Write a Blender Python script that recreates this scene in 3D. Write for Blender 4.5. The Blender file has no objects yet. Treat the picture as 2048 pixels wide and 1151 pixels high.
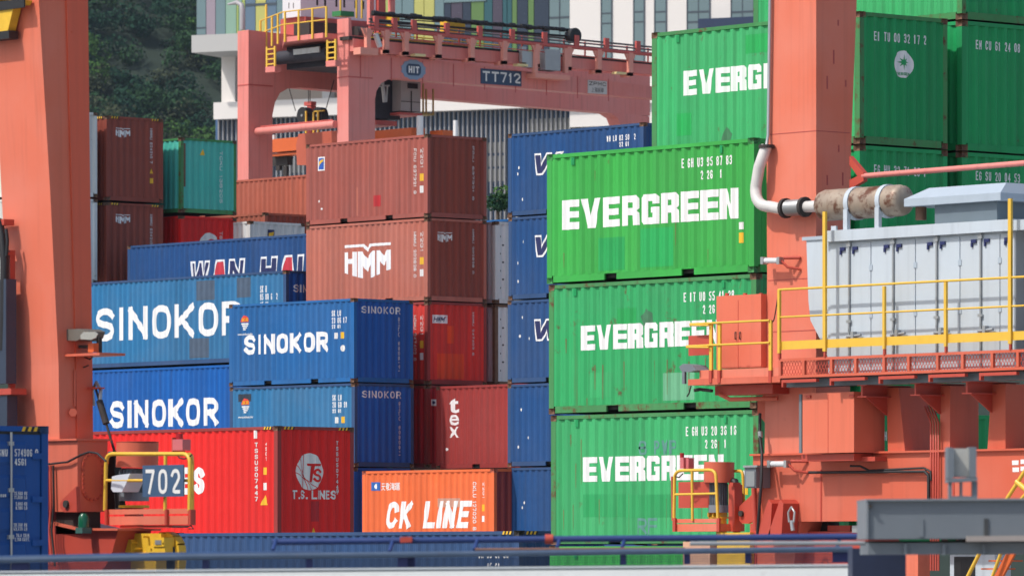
import bpy, bmesh, math, random
from mathutils import Vector, Matrix
random.seed(7)
SC = bpy.context.scene
COL = SC.collection
R_ = math.radians

# ------------------------------------------------------------------ camera
TH = R_(49.15)                      # containers lie along world X; the camera looks across the rows
CT, ST = math.cos(TH), math.sin(TH)
FPX, HOR, CZ = 11378.0, 1126.7, 2.23  # focal length in px of a 2048 wide frame, horizon row, eye height
cam_d = bpy.data.cameras.new('camera'); cam = bpy.data.objects.new('camera', cam_d); COL.objects.link(cam)
cam.location = (0, 0, CZ); cam.rotation_euler = (R_(90), 0, TH)
cam_d.sensor_width = 36; cam_d.lens = 36 * FPX / 2048
cam_d.shift_y = (HOR - 575.5) / 2048
cam_d.clip_start = 1; cam_d.clip_end = 6000
cam_d.dof.use_dof = True; cam_d.dof.focus_distance = 132; cam_d.dof.aperture_fstop = 4.0
SC.camera = cam
# ------------------------------------------------------------------ light
SUN_EL = R_(52)
sh = Vector((-0.22, -0.975, 0)).normalized()
SUND = Vector((sh.x * math.cos(SUN_EL), sh.y * math.cos(SUN_EL), math.sin(SUN_EL)))
sun_d = bpy.data.lights.new('sun', 'SUN'); sun = bpy.data.objects.new('sun', sun_d); COL.objects.link(sun)
sun_d.energy = 3.35; sun_d.angle = R_(1.6); sun_d.color = (1.0, 0.95, 0.88)
sun.rotation_euler = SUND.to_track_quat('Z', 'Y').to_euler(); sun.location = (0, 0, 80)
W = bpy.data.worlds.new('World'); SC.world = W; W.use_nodes = True
nt = W.node_tree; bg = nt.nodes['Background']
sky = nt.nodes.new('ShaderNodeTexSky'); sky.sky_type = 'NISHITA'; sky.sun_disc = False
sky.sun_elevation = SUN_EL; sky.sun_rotation = math.atan2(sh.x, sh.y)
sky.air_density = 1.0; sky.dust_density = 3.0; sky.ozone_density = 1.0
nt.links.new(sky.outputs[0], bg.inputs[0]); bg.inputs[1].default_value = 0.15
SC.view_settings.view_transform = 'Standard'; SC.view_settings.look = 'None'
SC.view_settings.exposure = 0.03; SC.view_settings.gamma = 1.0

# ------------------------------------------------------------------ measuring helpers
def ray(u, v):
    k = (u - 1024) / FPX
    return Vector((-ST + CT * k, CT + ST * k, (HOR - v) / FPX))
def PY(u, v, y):                    # (x, z) on the plane Y = y
    d = ray(u, v); t = y / d.y
    return d.x * t, CZ + d.z * t
def PX(u, v, x):                    # (y, z) on the plane X = x
    d = ray(u, v); t = x / d.x
    return d.y * t, CZ + d.z * t
def PD(u, v, D):                    # point at camera depth D
    d = ray(u, v)
    return Vector((d.x * D, d.y * D, CZ + d.z * D))

# ------------------------------------------------------------------ materials
MATS = {}
def mat(name, col, rough=0.5, metal=0.0, noise=0.12, nscale=3.0, rust=0.0, streak=0.0, fade=None, fadeamt=0.0, bump=0.0, spec=0.5, panels=False):
    if name in MATS: return MATS[name]
    m = bpy.data.materials.new(name); m.use_nodes = True
    t = m.node_tree; N = t.nodes; L = t.links
    b = N['Principled BSDF']; b.inputs['Roughness'].default_value = rough; b.inputs['Metallic'].default_value = metal
    b.inputs['Specular IOR Level'].default_value = spec
    tc = N.new('ShaderNodeTexCoord'); oi = N.new('ShaderNodeObjectInfo')
    mul = N.new('ShaderNodeMath'); mul.operation = 'MULTIPLY'; mul.inputs[1].default_value = 83.0
    L.new(oi.outputs['Random'], mul.inputs[0])
    add = N.new('ShaderNodeVectorMath'); add.operation = 'ADD'
    L.new(tc.outputs['Object'], add.inputs[0]); L.new(mul.outputs[0], add.inputs[1])
    def nz(scale, detail=4, vec=None, sc=None, rg=0.55):
        n = N.new('ShaderNodeTexNoise'); n.inputs['Scale'].default_value = scale; n.inputs['Detail'].default_value = detail
        n.inputs['Roughness'].default_value = rg
        src = add.outputs[0]
        if sc:
            mp = N.new('ShaderNodeMapping'); mp.inputs['Scale'].default_value = sc; L.new(src, mp.inputs[0]); src = mp.outputs[0]
        L.new(src, n.inputs['Vector']); return n.outputs['Fac']
    def ramp(fac, a, bb):
        r = N.new('ShaderNodeMapRange'); r.inputs['From Min'].default_value = a; r.inputs['From Max'].default_value = bb
        L.new(fac, r.inputs['Value']); return r.outputs[0]
    def scale(fac, k):
        q = N.new('ShaderNodeMath'); q.operation = 'MULTIPLY'; q.inputs[1].default_value = k; L.new(fac, q.inputs[0]); return q.outputs[0]
    def mix(fac, a, c):
        x = N.new('ShaderNodeMix'); x.data_type = 'RGBA'
        if hasattr(fac, 'is_linked'): L.new(fac, x.inputs['Factor'])
        else: x.inputs['Factor'].default_value = fac
        for s, val in ((x.inputs['A'], a), (x.inputs['B'], c)):
            if hasattr(val, 'is_linked'): L.new(val, s)
            else: s.default_value = (*val, 1)
        return x.outputs['Result']
    c = tuple(col)
    out = mix(nz(nscale, 5), tuple(v * (1 - noise) for v in c), tuple(min(1, v * (1 + noise)) for v in c))
    if fade:
        out = mix(scale(ramp(nz(0.55, 6), 0.40, 0.72), fadeamt), out, fade)
    if panels:
        out = mix(ramp(nz(1.0, 1, sc=(0.95, 0.95, 0.02), rg=.3), 0.35, 0.65), out, mix(0.16, out, (0.02, 0.02, 0.02)))
    if streak:
        out = mix(scale(ramp(nz(1.0, 4, sc=(7, 7, 0.22)), 0.52, 0.78), streak), out, tuple(v * 0.45 + 0.02 for v in c))
    if rust:
        out = mix(ramp(nz(2.6, 9, rg=0.72), 0.70 - 0.16 * rust, 0.80 - 0.16 * rust), out, (0.12, 0.045, 0.022))
        out = mix(scale(ramp(nz(1.0, 5, sc=(9, 9, 0.35), rg=0.65), 0.66 - 0.05 * rust, 0.80), min(1, 0.75 * rust)), out, (0.17, 0.075, 0.04))
    L.new(out, b.inputs['Base Color'])
    rr = ramp(nz(4, 3), 0.2, 0.8)
    q = N.new('ShaderNodeMath'); q.operation = 'MULTIPLY_ADD'; q.inputs[1].default_value = 0.2; q.inputs[2].default_value = rough - 0.1
    L.new(rr, q.inputs[0]); L.new(q.outputs[0], b.inputs['Roughness'])
    if bump:
        bp = N.new('ShaderNodeBump'); bp.inputs['Strength'].default_value = bump; bp.inputs['Distance'].default_value = 0.02
        L.new(nz(2.2, 3), bp.inputs['Height']); L.new(bp.outputs[0], b.inputs['Normal'])
    MATS[name] = m; return m

def paint(name, col, rust=0.25, fade=0.42, streak=0.5):
    g = sum(col) / 3
    fd = tuple(min(0.9, v * 0.8 + 0.10 * g + 0.035) for v in col)
    return mat('paint_' + name, col, rough=0.52, noise=0.07, nscale=1.6, rust=rust, streak=streak, fade=fd, fadeamt=fade, bump=0.55, spec=0.25, panels=True)

WHITE = mat('white_lettering', (0.80, 0.80, 0.80), rough=0.6, noise=0.05, streak=0.22)
GLYPH = mat('pale_lettering', (0.72, 0.72, 0.70), rough=0.6, noise=0.06)
NAVY = mat('navy_lettering', (0.012, 0.02, 0.10), rough=0.6)
REDL = mat('red_lettering', (0.55, 0.03, 0.05), rough=0.6)
YEL = mat('yellow_sticker', (0.78, 0.45, 0.02), rough=0.6)
BLK = mat('black_rubber', (0.012, 0.012, 0.014), rough=0.55)
STEEL = mat('galvanised_steel', (0.42, 0.44, 0.45), rough=0.4, metal=0.6, rust=0.1)
DARK = mat('dark_underframe', (0.035, 0.03, 0.028), rough=0.8, rust=0.5)
RUSTY = mat('rusty_casting', (0.16, 0.085, 0.05), rough=0.75, noise=0.35, nscale=9, rust=0.9)
CRANE = mat('crane_paint', (0.60, 0.120, 0.065), rough=0.42, noise=0.05, nscale=0.8, fade=(0.62, 0.18, 0.125), fadeamt=0.65, streak=0.3, spec=0.3, rust=0.1, bump=.12)
CRANEP = mat('crane_pink_paint', (0.68, 0.165, 0.095), rough=0.45, noise=0.05, nscale=0.8, fade=(0.70, 0.25, 0.185), fadeamt=0.6, streak=0.26, spec=0.3, rust=0.1, bump=.12)
CRANER = mat('crane_red_paint', (0.48, 0.065, 0.04), rough=0.5, noise=0.1, streak=0.2)
FARP = mat('far_crane_paint', (0.70, 0.22, 0.19), rough=0.5, noise=0.06, nscale=0.5, fade=(0.70, 0.29, 0.26), fadeamt=0.6, streak=0.4, spec=0.3, rust=.2)
FARR = mat('far_crane_red', (0.50, 0.09, 0.075), rough=0.5, noise=0.1)
RAILY = mat('rail_yellow', (0.74, 0.46, 0.05), rough=0.45, noise=0.1, nscale=5, rust=0.08)
GEARY = mat('gear_yellow', (0.70, 0.43, 0.03), rough=0.5, noise=0.25, nscale=5, rust=0.25)
PPW = mat('power_pack_white', (0.50, 0.57, 0.635), rough=0.4, noise=0.05, streak=0.3, fade=(.46, .50, .53), fadeamt=.6, rust=.06)
PPG = mat('power_pack_grey', (0.38, 0.45, 0.52), rough=0.45, noise=0.05, streak=0.12)
GREYB = mat('grey_steel_paint', (0.155, 0.18, 0.205), rough=0.5, noise=0.08, streak=0.15)
MOTOR = mat('motor_grey', (0.06, 0.075, 0.09), rough=0.5, noise=0.15)
HULLW = mat('white_bulwark', (0.47, 0.50, 0.50), rough=0.5, noise=0.05, rust=0.42, streak=0.2)
RAILB = mat('rail_blue_grey', (0.05, 0.085, 0.15), rough=0.5, noise=0.2, nscale=4, rust=0.3)
RAILN = mat('rail_blue', (0.018, 0.045, 0.17), rough=0.45, noise=0.15, rust=0.15)
ORANGE = mat('spreader_orange', (0.62, 0.12, 0.025), rough=0.5, noise=0.12)

# ------------------------------------------------------------------ mesh building
class MB:
    def __init__(s): s.v = []; s.f = []; s.m = []; s.cur = 0; s.smooth = []
    def add(s, vs, fs, smooth=False):
        o = len(s.v); s.v += [tuple(p) for p in vs]
        for f in fs: s.f.append([i + o for i in f]); s.m.append(s.cur); s.smooth.append(smooth)
        return s
    def box(s, x0, x1, y0, y1, z0, z1):
        if x0 > x1: x0, x1 = x1, x0
        if y0 > y1: y0, y1 = y1, y0
        if z0 > z1: z0, z1 = z1, z0
        v = [(x, y, z) for z in (z0, z1) for y in (y0, y1) for x in (x0, x1)]
        return s.add(v, [(0, 2, 3, 1), (4, 5, 7, 6), (0, 1, 5, 4), (2, 6, 7, 3), (0, 4, 6, 2), (1, 3, 7, 5)])
    def prism(s, pts, axis, a, b):   # 2D outline (any winding, simple) extruded along an axis
        ar = sum(pts[i][0] * pts[(i + 1) % len(pts)][1] - pts[(i + 1) % len(pts)][0] * pts[i][1] for i in range(len(pts)))
        if ar < 0: pts = pts[::-1]
        if a > b: a, b = b, a
        n = len(pts)
        if axis == 'y': P = lambda p, d: (p[0], d, p[1])
        elif axis == 'x': P = lambda p, d: (d, p[0], p[1])
        else: P = lambda p, d: (p[0], p[1], d)
        v = [P(p, a) for p in pts] + [P(p, b) for p in pts]
        fl = axis == 'y'
        f = [tuple(range(n)) if fl else tuple(range(n))[::-1], tuple(range(n, 2 * n))[::-1] if fl else tuple(range(n, 2 * n))]
        for i in range(n):
            j = (i + 1) % n
            f.append((i, n + i, n + j, j) if fl else (i, j, n + j, n + i))
        return s.add(v, f)
    def loft(s, levels):            # levels of (x0, x1, y0, y1, z)
        v = []
        for x0, x1, y0, y1, z in levels: v += [(x0, y0, z), (x1, y0, z), (x1, y1, z), (x0, y1, z)]
        f = [(3, 2, 1, 0)]
        for k in range(len(levels) - 1):
            o = 4 * k
            for i in range(4): f.append((o + i, o + (i + 1) % 4, o + 4 + (i + 1) % 4, o + 4 + i))
        o = 4 * (len(levels) - 1); f.append((o, o + 1, o + 2, o + 3))
        return s.add(v, f)
    def tube(s, pts, r, n=8, cap=True):
        pts = [Vector(p) for p in pts]; rings = []; prev = None
        for i, p in enumerate(pts):
            if i == 0: d = pts[1] - p
            elif i == len(pts) - 1: d = p - pts[-2]
            else: d = (pts[i + 1] - p).normalized() + (p - pts[i - 1]).normalized()
            d.normalize()
            if prev is None:
                up = Vector((0, 0, 1)) if abs(d.z) < 0.9 else Vector((1, 0, 0))
                prev = d.cross(up).normalized()
            a = (prev - d * prev.dot(d)).normalized(); prev = a; b = d.cross(a)
            rr = r[i] if isinstance(r, (list, tuple)) else r
            rings.append([p + a * (rr * math.cos(2 * math.pi * k / n)) + b * (rr * math.sin(2 * math.pi * k / n)) for k in range(n)])
        v = [q for g in rings for q in g]; f = []
        for i in range(len(pts) - 1):
            for k in range(n):
                f.append((i * n + k, i * n + (k + 1) % n, (i + 1) * n + (k + 1) % n, (i + 1) * n + k))
        s.add(v, f, True)
        if cap:
            s.add(rings[0], [tuple(range(n))[::-1]]); s.add(rings[-1], [tuple(range(n))])
        return s
    def build(s, name, mats, parent=None, mesh_only=False):
        me = bpy.data.meshes.new(name); me.from_pydata(s.v, [], s.f)
        mats = mats if isinstance(mats, (list, tuple)) else [mats]
        for m in mats: me.materials.append(m)
        me.polygons.foreach_set('material_index', s.m); me.polygons.foreach_set('use_smooth', s.smooth)
        me.update()
        if mesh_only: return me
        return link(name, me, parent)
def link(name, me, parent=None, mtl=None):
    o = bpy.data.objects.new(name, me); COL.objects.link(o)
    if parent is not None:
        o.parent = parent
    if mtl is not None:
        o.material_slots[0].link = 'OBJECT'; o.material_slots[0].material = mtl
    return o
def tag(o, label=None, cat=None, group=None, kind=None):
    if label: o['label'] = label
    if cat: o['category'] = cat
    if group: o['group'] = group
    if kind: o['kind'] = kind
    return o
def empty(name, loc, label, cat, group=None):
    o = bpy.data.objects.new(name, None); COL.objects.link(o); o.location = loc; o.empty_display_size = 0.3
    return tag(o, label, cat, group)
class Local:                        # world-coordinate builder for a thing whose empty is not at the origin
    def __init__(s, root): s.root = root; s.off = Vector(root.location)
    def part(s, mb, name, mats, parent=None):
        base = s.off
        mb.v = [(p[0] - base.x, p[1] - base.y, p[2] - base.z) for p in mb.v]
        return mb.build(name, mats, parent or s.root)

# ------------------------------------------------------------------ lettering as real thin meshes
def text_mesh(body, size=1.0, offset=0.0, shear=0.0, spacing=1.0, align='LEFT', line=1.0):
    cu = bpy.data.curves.new('t', 'FONT'); cu.body = body; cu.size = 1.0; cu.offset = offset; cu.shear = shear
    cu.space_character = spacing; cu.align_x = align; cu.space_line = line; cu.resolution_u = 4
    return _curve_mesh(cu)
def _curve_mesh(cu):
    ob = bpy.data.objects.new('t', cu); COL.objects.link(ob)
    dg = bpy.context.evaluated_depsgraph_get()
    me = ob.evaluated_get(dg).to_mesh()
    vs = [tuple(v.co[:2]) for v in me.vertices]; fs = [tuple(p.vertices) for p in me.polygons]
    ob.evaluated_get(dg).to_mesh_clear()
    bpy.data.objects.remove(ob); bpy.data.curves.remove(cu)
    return vs, fs
def outline_mesh(outlines):         # list of closed polygons, holes included
    cu = bpy.data.curves.new('t', 'CURVE'); cu.dimensions = '2D'; cu.fill_mode = 'BOTH'
    for pts in outlines:
        sp = cu.splines.new('POLY'); sp.points.add(len(pts) - 1); sp.use_cyclic_u = True
        for q, p in zip(sp.points, pts): q.co = (p[0], p[1], 0, 1)
    return _curve_mesh(cu)
def fit(m, s0, z0, s1, z1, slant=0.0):           # stretch a flat mesh to fill a rectangle
    vs, fs = m
    xs = [p[0] for p in vs]; ys = [p[1] for p in vs]; ax, bx, ay, by = min(xs), max(xs), min(ys), max(ys)
    return [(s0 + (p[0] - ax) / (bx - ax) * (s1 - s0), z0 + (p[1] - ay) / (by - ay) * (z1 - z0)) for p in vs], fs
def rot_down(m):                    # turn a text so that it reads downwards
    vs, fs = m
    return [(p[1], -p[0]) for p in vs], fs
def rect(s0, z0, s1, z1): return [(s0, z0), (s1, z0), (s1, z1), (s0, z1)], [(0, 1, 2, 3)]
def disc(cx, cz, rx, rz, n=28, a0=0, a1=2 * math.pi):
    pts = [(cx + rx * math.cos(a0 + (a1 - a0) * i / n), cz + rz * math.sin(a0 + (a1 - a0) * i / n)) for i in range(n if a1 - a0 > 6.28 else n + 1)]
    return pts, [tuple(range(len(pts)))]
def merge(*ms):
    V, F = [], []
    for vs, fs in ms:
        o = len(V); V += vs; F += [tuple(i + o for i in f) for f in fs]
    return V, F

# block lettering: strokes on a unit cell, drawn with a given weight
O_ = [(0, .2), (.24, 0), (.76, 0), (1, .2), (1, .8), (.76, 1), (.24, 1), (0, .8), 'c']
S_ = [(1, .82), (.78, 1), (.22, 1), (0, .82), (0, .66), (.2, .53), (.8, .47), (1, .34), (1, .18), (.78, 0), (.22, 0), (0, .18)]
VL, VR = [(0, 0), (0, 1)], [(1, 0), (1, 1)]
GLY = {'O': [O_], '0': [O_], 'S': [S_], 'I': [[(.5, 0), (.5, 1)]], '1': [[(.15, .8), (.55, 1), (.55, 0)]], 'N': [VL, [(0, .98), (1, .02)], VR],
 'K': [VL, [(1, 1), (.2, .47)], [(.3, .55), (1, 0)]], 'R': [VL, [(0, 1), (.76, 1), (1, .86), (1, .6), (.76, .46), (0, .46)], [(.5, .46), (1, 0)]],
 'C': [[(1, .76), (.95, .86), (.72, 1), (.28, 1), (0, .8), (0, .2), (.28, 0), (.72, 0), (1, .2)]], 'L': [[(0, 1), (0, 0), (1, 0)]], 'T': [[(.5, 0), (.5, 1)], [(0, 1), (1, 1)]],
 'E': [[(1, 1), (0, 1), (0, 0), (1, 0)], [(0, .51), (.85, .51)]], 'F': [[(1, 1), (0, 1), (0, 0)], [(0, .5), (.85, .5)]], 'H': [VL, VR, [(0, .5), (1, .5)]],
 'U': [[(0, 1), (0, .2), (.24, 0), (.76, 0), (1, .2), (1, 1)]], 'A': [[(0, 0), (.5, 1)], [(.5, 1), (1, 0)], [(.2, .32), (.8, .32)]], 'W': [[(0, 1), (.25, 0)], [(.25, 0), (.5, .8)], [(.5, .8), (.75, 0)], [(.75, 0), (1, 1)]],
 'M': [VL, VR, [(0, 1), (.5, .35)], [(.5, .35), (1, 1)]], 'V': [[(0, 1), (.5, 0)], [(.5, 0), (1, 1)]], 'P': [VL, [(0, 1), (.76, 1), (1, .86), (1, .6), (.76, .46), (0, .46)]],
 'B': [[(0, .5), (.7, .5), (.9, .62), (.9, .88), (.7, 1), (0, 1), (0, 0), (.76, 0), (1, .14), (1, .36), (.76, .5)]], 'D': [[(0, 0), (.7, 0), (1, .25), (1, .75), (.7, 1), (0, 1), 'c']],
 'G': [[(1, .8), (.76, 1), (.24, 1), (0, .8), (0, .2), (.24, 0), (.76, 0), (1, .2), (1, .48), (.6, .48)]], 'J': [[(1, 1), (1, .2), (.76, 0), (.24, 0), (0, .2)]], 'Z': [[(0, 1), (1, 1)], [(1, 1), (0, 0)], [(0, 0), (1, 0)]],
 'X': [[(0, 0), (1, 1)], [(0, 1), (1, 0)]], 'Y': [[(0, 1), (.5, .45)], [(1, 1), (.5, .45)], [(.5, .45), (.5, 0)]],
 '2': [[(0, .8), (.22, 1), (.78, 1), (1, .8), (1, .6), (0, .0), (1, 0)]], '3': [[(0, .85), (.22, 1), (.78, 1), (1, .85), (1, .65), (.7, .52), (.4, .52)], [(.7, .52), (1, .36), (1, .15), (.78, 0), (.22, 0), (0, .15)]],
 '4': [[(.75, 0), (.75, 1), (0, .3), (1, .3)]], '5': [[(1, 1), (.05, 1), (.05, .56), (.76, .56), (1, .42), (1, .15), (.76, 0), (.2, 0), (0, .15)]],
 '6': [[(.95, .85), (.76, 1), (.24, 1), (0, .8), (0, .2), (.24, 0), (.76, 0), (1, .15), (1, .4), (.76, .54), (0, .54)]], '7': [[(0, 1), (1, 1), (.4, 0)]],
 '8': [[(0, .15), (.24, 0), (.76, 0), (1, .15), (1, .38), (.76, .53), (.24, .53), (0, .38), 'c'], [(0, .68), (0, .87), (.24, 1), (.76, 1), (1, .87), (1, .68), (.76, .53), (.24, .53), 'c']],
 '9': [[(.05, .15), (.24, 0), (.76, 0), (1, .2), (1, .8), (.76, 1), (.24, 1), (0, .85), (0, .6), (.24, .46), (1, .46)]], '.': [[(.5, 0), (.5, .02)]], ',': [[(.5, 0), (.4, -.1)]]}
def smooth(pts, it=2):
    closed = pts[-1] == 'c'; P = [p for p in pts if p != 'c']
    for _ in range(it):
        Q = [] if closed else [P[0]]
        for i in range(len(P) if closed else len(P) - 1):
            a, b = P[i], P[(i + 1) % len(P)]
            t0, t1 = (.25, .75)
            if not closed and i == 0: t0 = None
            if not closed and i == len(P) - 2: t1 = None
            for t in (t0, t1):
                if t is not None: Q.append((a[0] + (b[0] - a[0]) * t, a[1] + (b[1] - a[1]) * t))
        if not closed: Q.append(P[-1])
        P = Q
    return P + (['c'] if closed else [])
for _g in 'O0SCGUJ235689BDPR':
    GLY[_g] = [smooth(st) if len(st) > 3 else st for st in GLY[_g]]
NARROW = {'I': .35, '1': .6, '.': .3, ',': .3, ' ': .7}
def strip(pts, w, dz):
    closed = pts[-1] == 'c'
    P = [Vector((p[0], p[1])) for p in pts if p != 'c']
    if not closed:
        P[0] = P[0] - (P[1] - P[0]).normalized() * w / 2; P[-1] = P[-1] + (P[-1] - P[-2]).normalized() * w / 2
    n = len(P); vs = []; fs = []
    if not closed:
        for i in range(1, n - 1):
            if (P[i] - P[i - 1]).normalized().dot((P[i + 1] - P[i]).normalized()) < -.1:
                h_ = (P[i] - P[i - 1]).normalized() * w / 2; h2 = (P[i + 1] - P[i]).normalized() * w / 2; e0 = (P[1] - P[0]).normalized() * w / 2; e1 = (P[-1] - P[-2]).normalized() * w / 2
                A = [tuple(p) for p in P[:i + 1]]; B_ = [tuple(p) for p in P[i:]]
                A[0] = tuple(P[0] + e0); A[-1] = tuple(P[i] - h_ * .3); B_[0] = tuple(P[i] + h2 * .6); B_[-1] = tuple(P[-1] - e1)
                return merge(strip(A, w, dz), strip(B_, w, dz + .0006))
    for i in range(n):
        a = P[i] - P[i - 1] if (i or closed) else P[1] - P[0]
        b = P[(i + 1) % n] - P[i] if (i < n - 1 or closed) else P[-1] - P[-2]
        a.normalize(); b.normalize(); na, nb = Vector((-a.y, a.x)), Vector((-b.y, b.x))
        m = na + nb
        m = na if m.length < .3 else m.normalized() / max(.45, m.normalized().dot(na))
        vs += [(*(P[i] + m * w / 2), dz), (*(P[i] - m * w / 2), dz)]
    for i in range(n if closed else n - 1):
        j = (i + 1) % n; fs.append((2 * i, 2 * i + 1, 2 * j + 1, 2 * j))
    return vs, fs
def block(body, s0, z0, s1, z1, weight=.17, slant=0.0, gap=.22, heavy=1.0):
    """lettering filling the rectangle; the weight is a share of the height"""
    ws = [NARROW.get(ch, 1.0) for ch in body]; tot = sum(ws) + gap * (len(body) - 1)
    k = (s1 - s0) / tot; w = min(weight * (z1 - z0), k * .34 * heavy); x = s0; out = []
    for ch, cw in zip(body, ws):
        a, b = x + w / 2, x + cw * k - w / 2
        if ch in 'I1.' and cw < .7: a, b = x + cw * k / 2 - .0001, x + cw * k / 2 + .0001
        if ch == '1': a, b = x + w / 2, x + cw * k - w / 2
        for q, st in enumerate(GLY.get(ch.upper(), [])):
            pts = [p if p == 'c' else (a + p[0] * (b - a), z0 + w / 2 + p[1] * (z1 - z0 - w)) for p in st]
            out.append(strip(pts, w, q * .0016))
        x += (cw + gap) * k
    V, F = merge(*out)
    return [(p[0] + slant * (p[1] - (z0 + z1) / 2), p[1], p[2]) for p in V], F
def block_down(body, s0, z0, s1, z1, weight=.17):
    V, F = block(body, 0, 0, z1 - z0, s1 - s0, weight)
    return [(s0 + p[1], z1 - p[0], p[2]) for p in V], F
def stacked(body, s0, z0, s1, z1, weight=.2):
    n = len(body); h = (z1 - z0) / (n + .35 * (n - 1)); out = []
    for i, ch in enumerate(body):
        zt = z1 - i * 1.35 * h
        if ch != ' ': out.append(block(ch, s0, zt - h, s1, zt, weight))
    return merge(*out)

GE = [(0, 0), (5, 0), (5, 1.7), (2, 1.7), (2, 2.75), (4.8, 2.75), (4.8, 4.25), (2, 4.25), (2, 5.3), (5, 5.3), (5, 7), (0, 7)]
GV = [(1.7, 0), (3.9, 0), (5.6, 7), (3.6, 7), (2.8, 2.9), (2.0, 7), (0, 7)]
GR = [(0, 0), (2, 0), (2, 2.4), (2.95, 2.4), (3.1, 0), (5.1, 0), (5, 2.8), (4.5, 3.35), (5, 3.9), (5, 6.2), (4.4, 7), (0, 7)]
GRh = [(2, 4.1), (3, 4.1), (3, 5.4), (2, 5.4)]
GG = [(.7, 0), (5, 0), (5, 4), (2.6, 4), (2.6, 2.7), (3.1, 2.7), (3.1, 1.6), (2, 1.6), (2, 5.4), (3.1, 5.4), (3.1, 4.7), (5, 4.7), (5, 6.3), (4.3, 7), (.7, 7), (0, 6.3), (0, .7)]
GN = [(0, 0), (1.8, 0), (1.8, 3.7), (3.2, 0), (5, 0), (5, 7), (3.2, 7), (3.2, 3.3), (1.8, 7), (0, 7)]
def evergreen():
    outs = []; x = 0
    for ch, w in ((GE, 5), (GV, 5.6), (GE, 5), (GR, 5.1), (GG, 5), (GR, 5.1), (GE, 5), (GE, 5), (GN, 5)):
        outs.append([(p[0] + x, p[1]) for p in ch])
        if ch is GR: outs.append([(p[0] + x, p[1]) for p in GRh])
        x += w + 0.45
    return outline_mesh(outs)
def hmm_logo():
    bar = [(0, 190), (125, 190), (143, 168), (160, 190), (285, 190), (285, 175), (168, 175), (143, 145), (118, 175), (0, 175)]
    h = [(0, 35), (25, 27), (25, 85), (50, 85), (50, 18), (75, 10), (75, 150), (50, 150), (50, 112), (25, 112), (25, 150), (0, 150)]
    m1 = [(85, 7), (112, 0), (112, 72), (143, 35), (165, 72), (165, 0), (192, 10), (192, 150), (172, 150), (143, 108), (108, 150), (85, 150)]
    m2 = [(200, 13), (222, 20), (222, 90), (243, 62), (262, 92), (262, 35), (285, 42), (285, 150), (265, 150), (243, 118), (222, 150), (200, 150)]
    return outline_mesh([bar, h, m1, m2])

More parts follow.
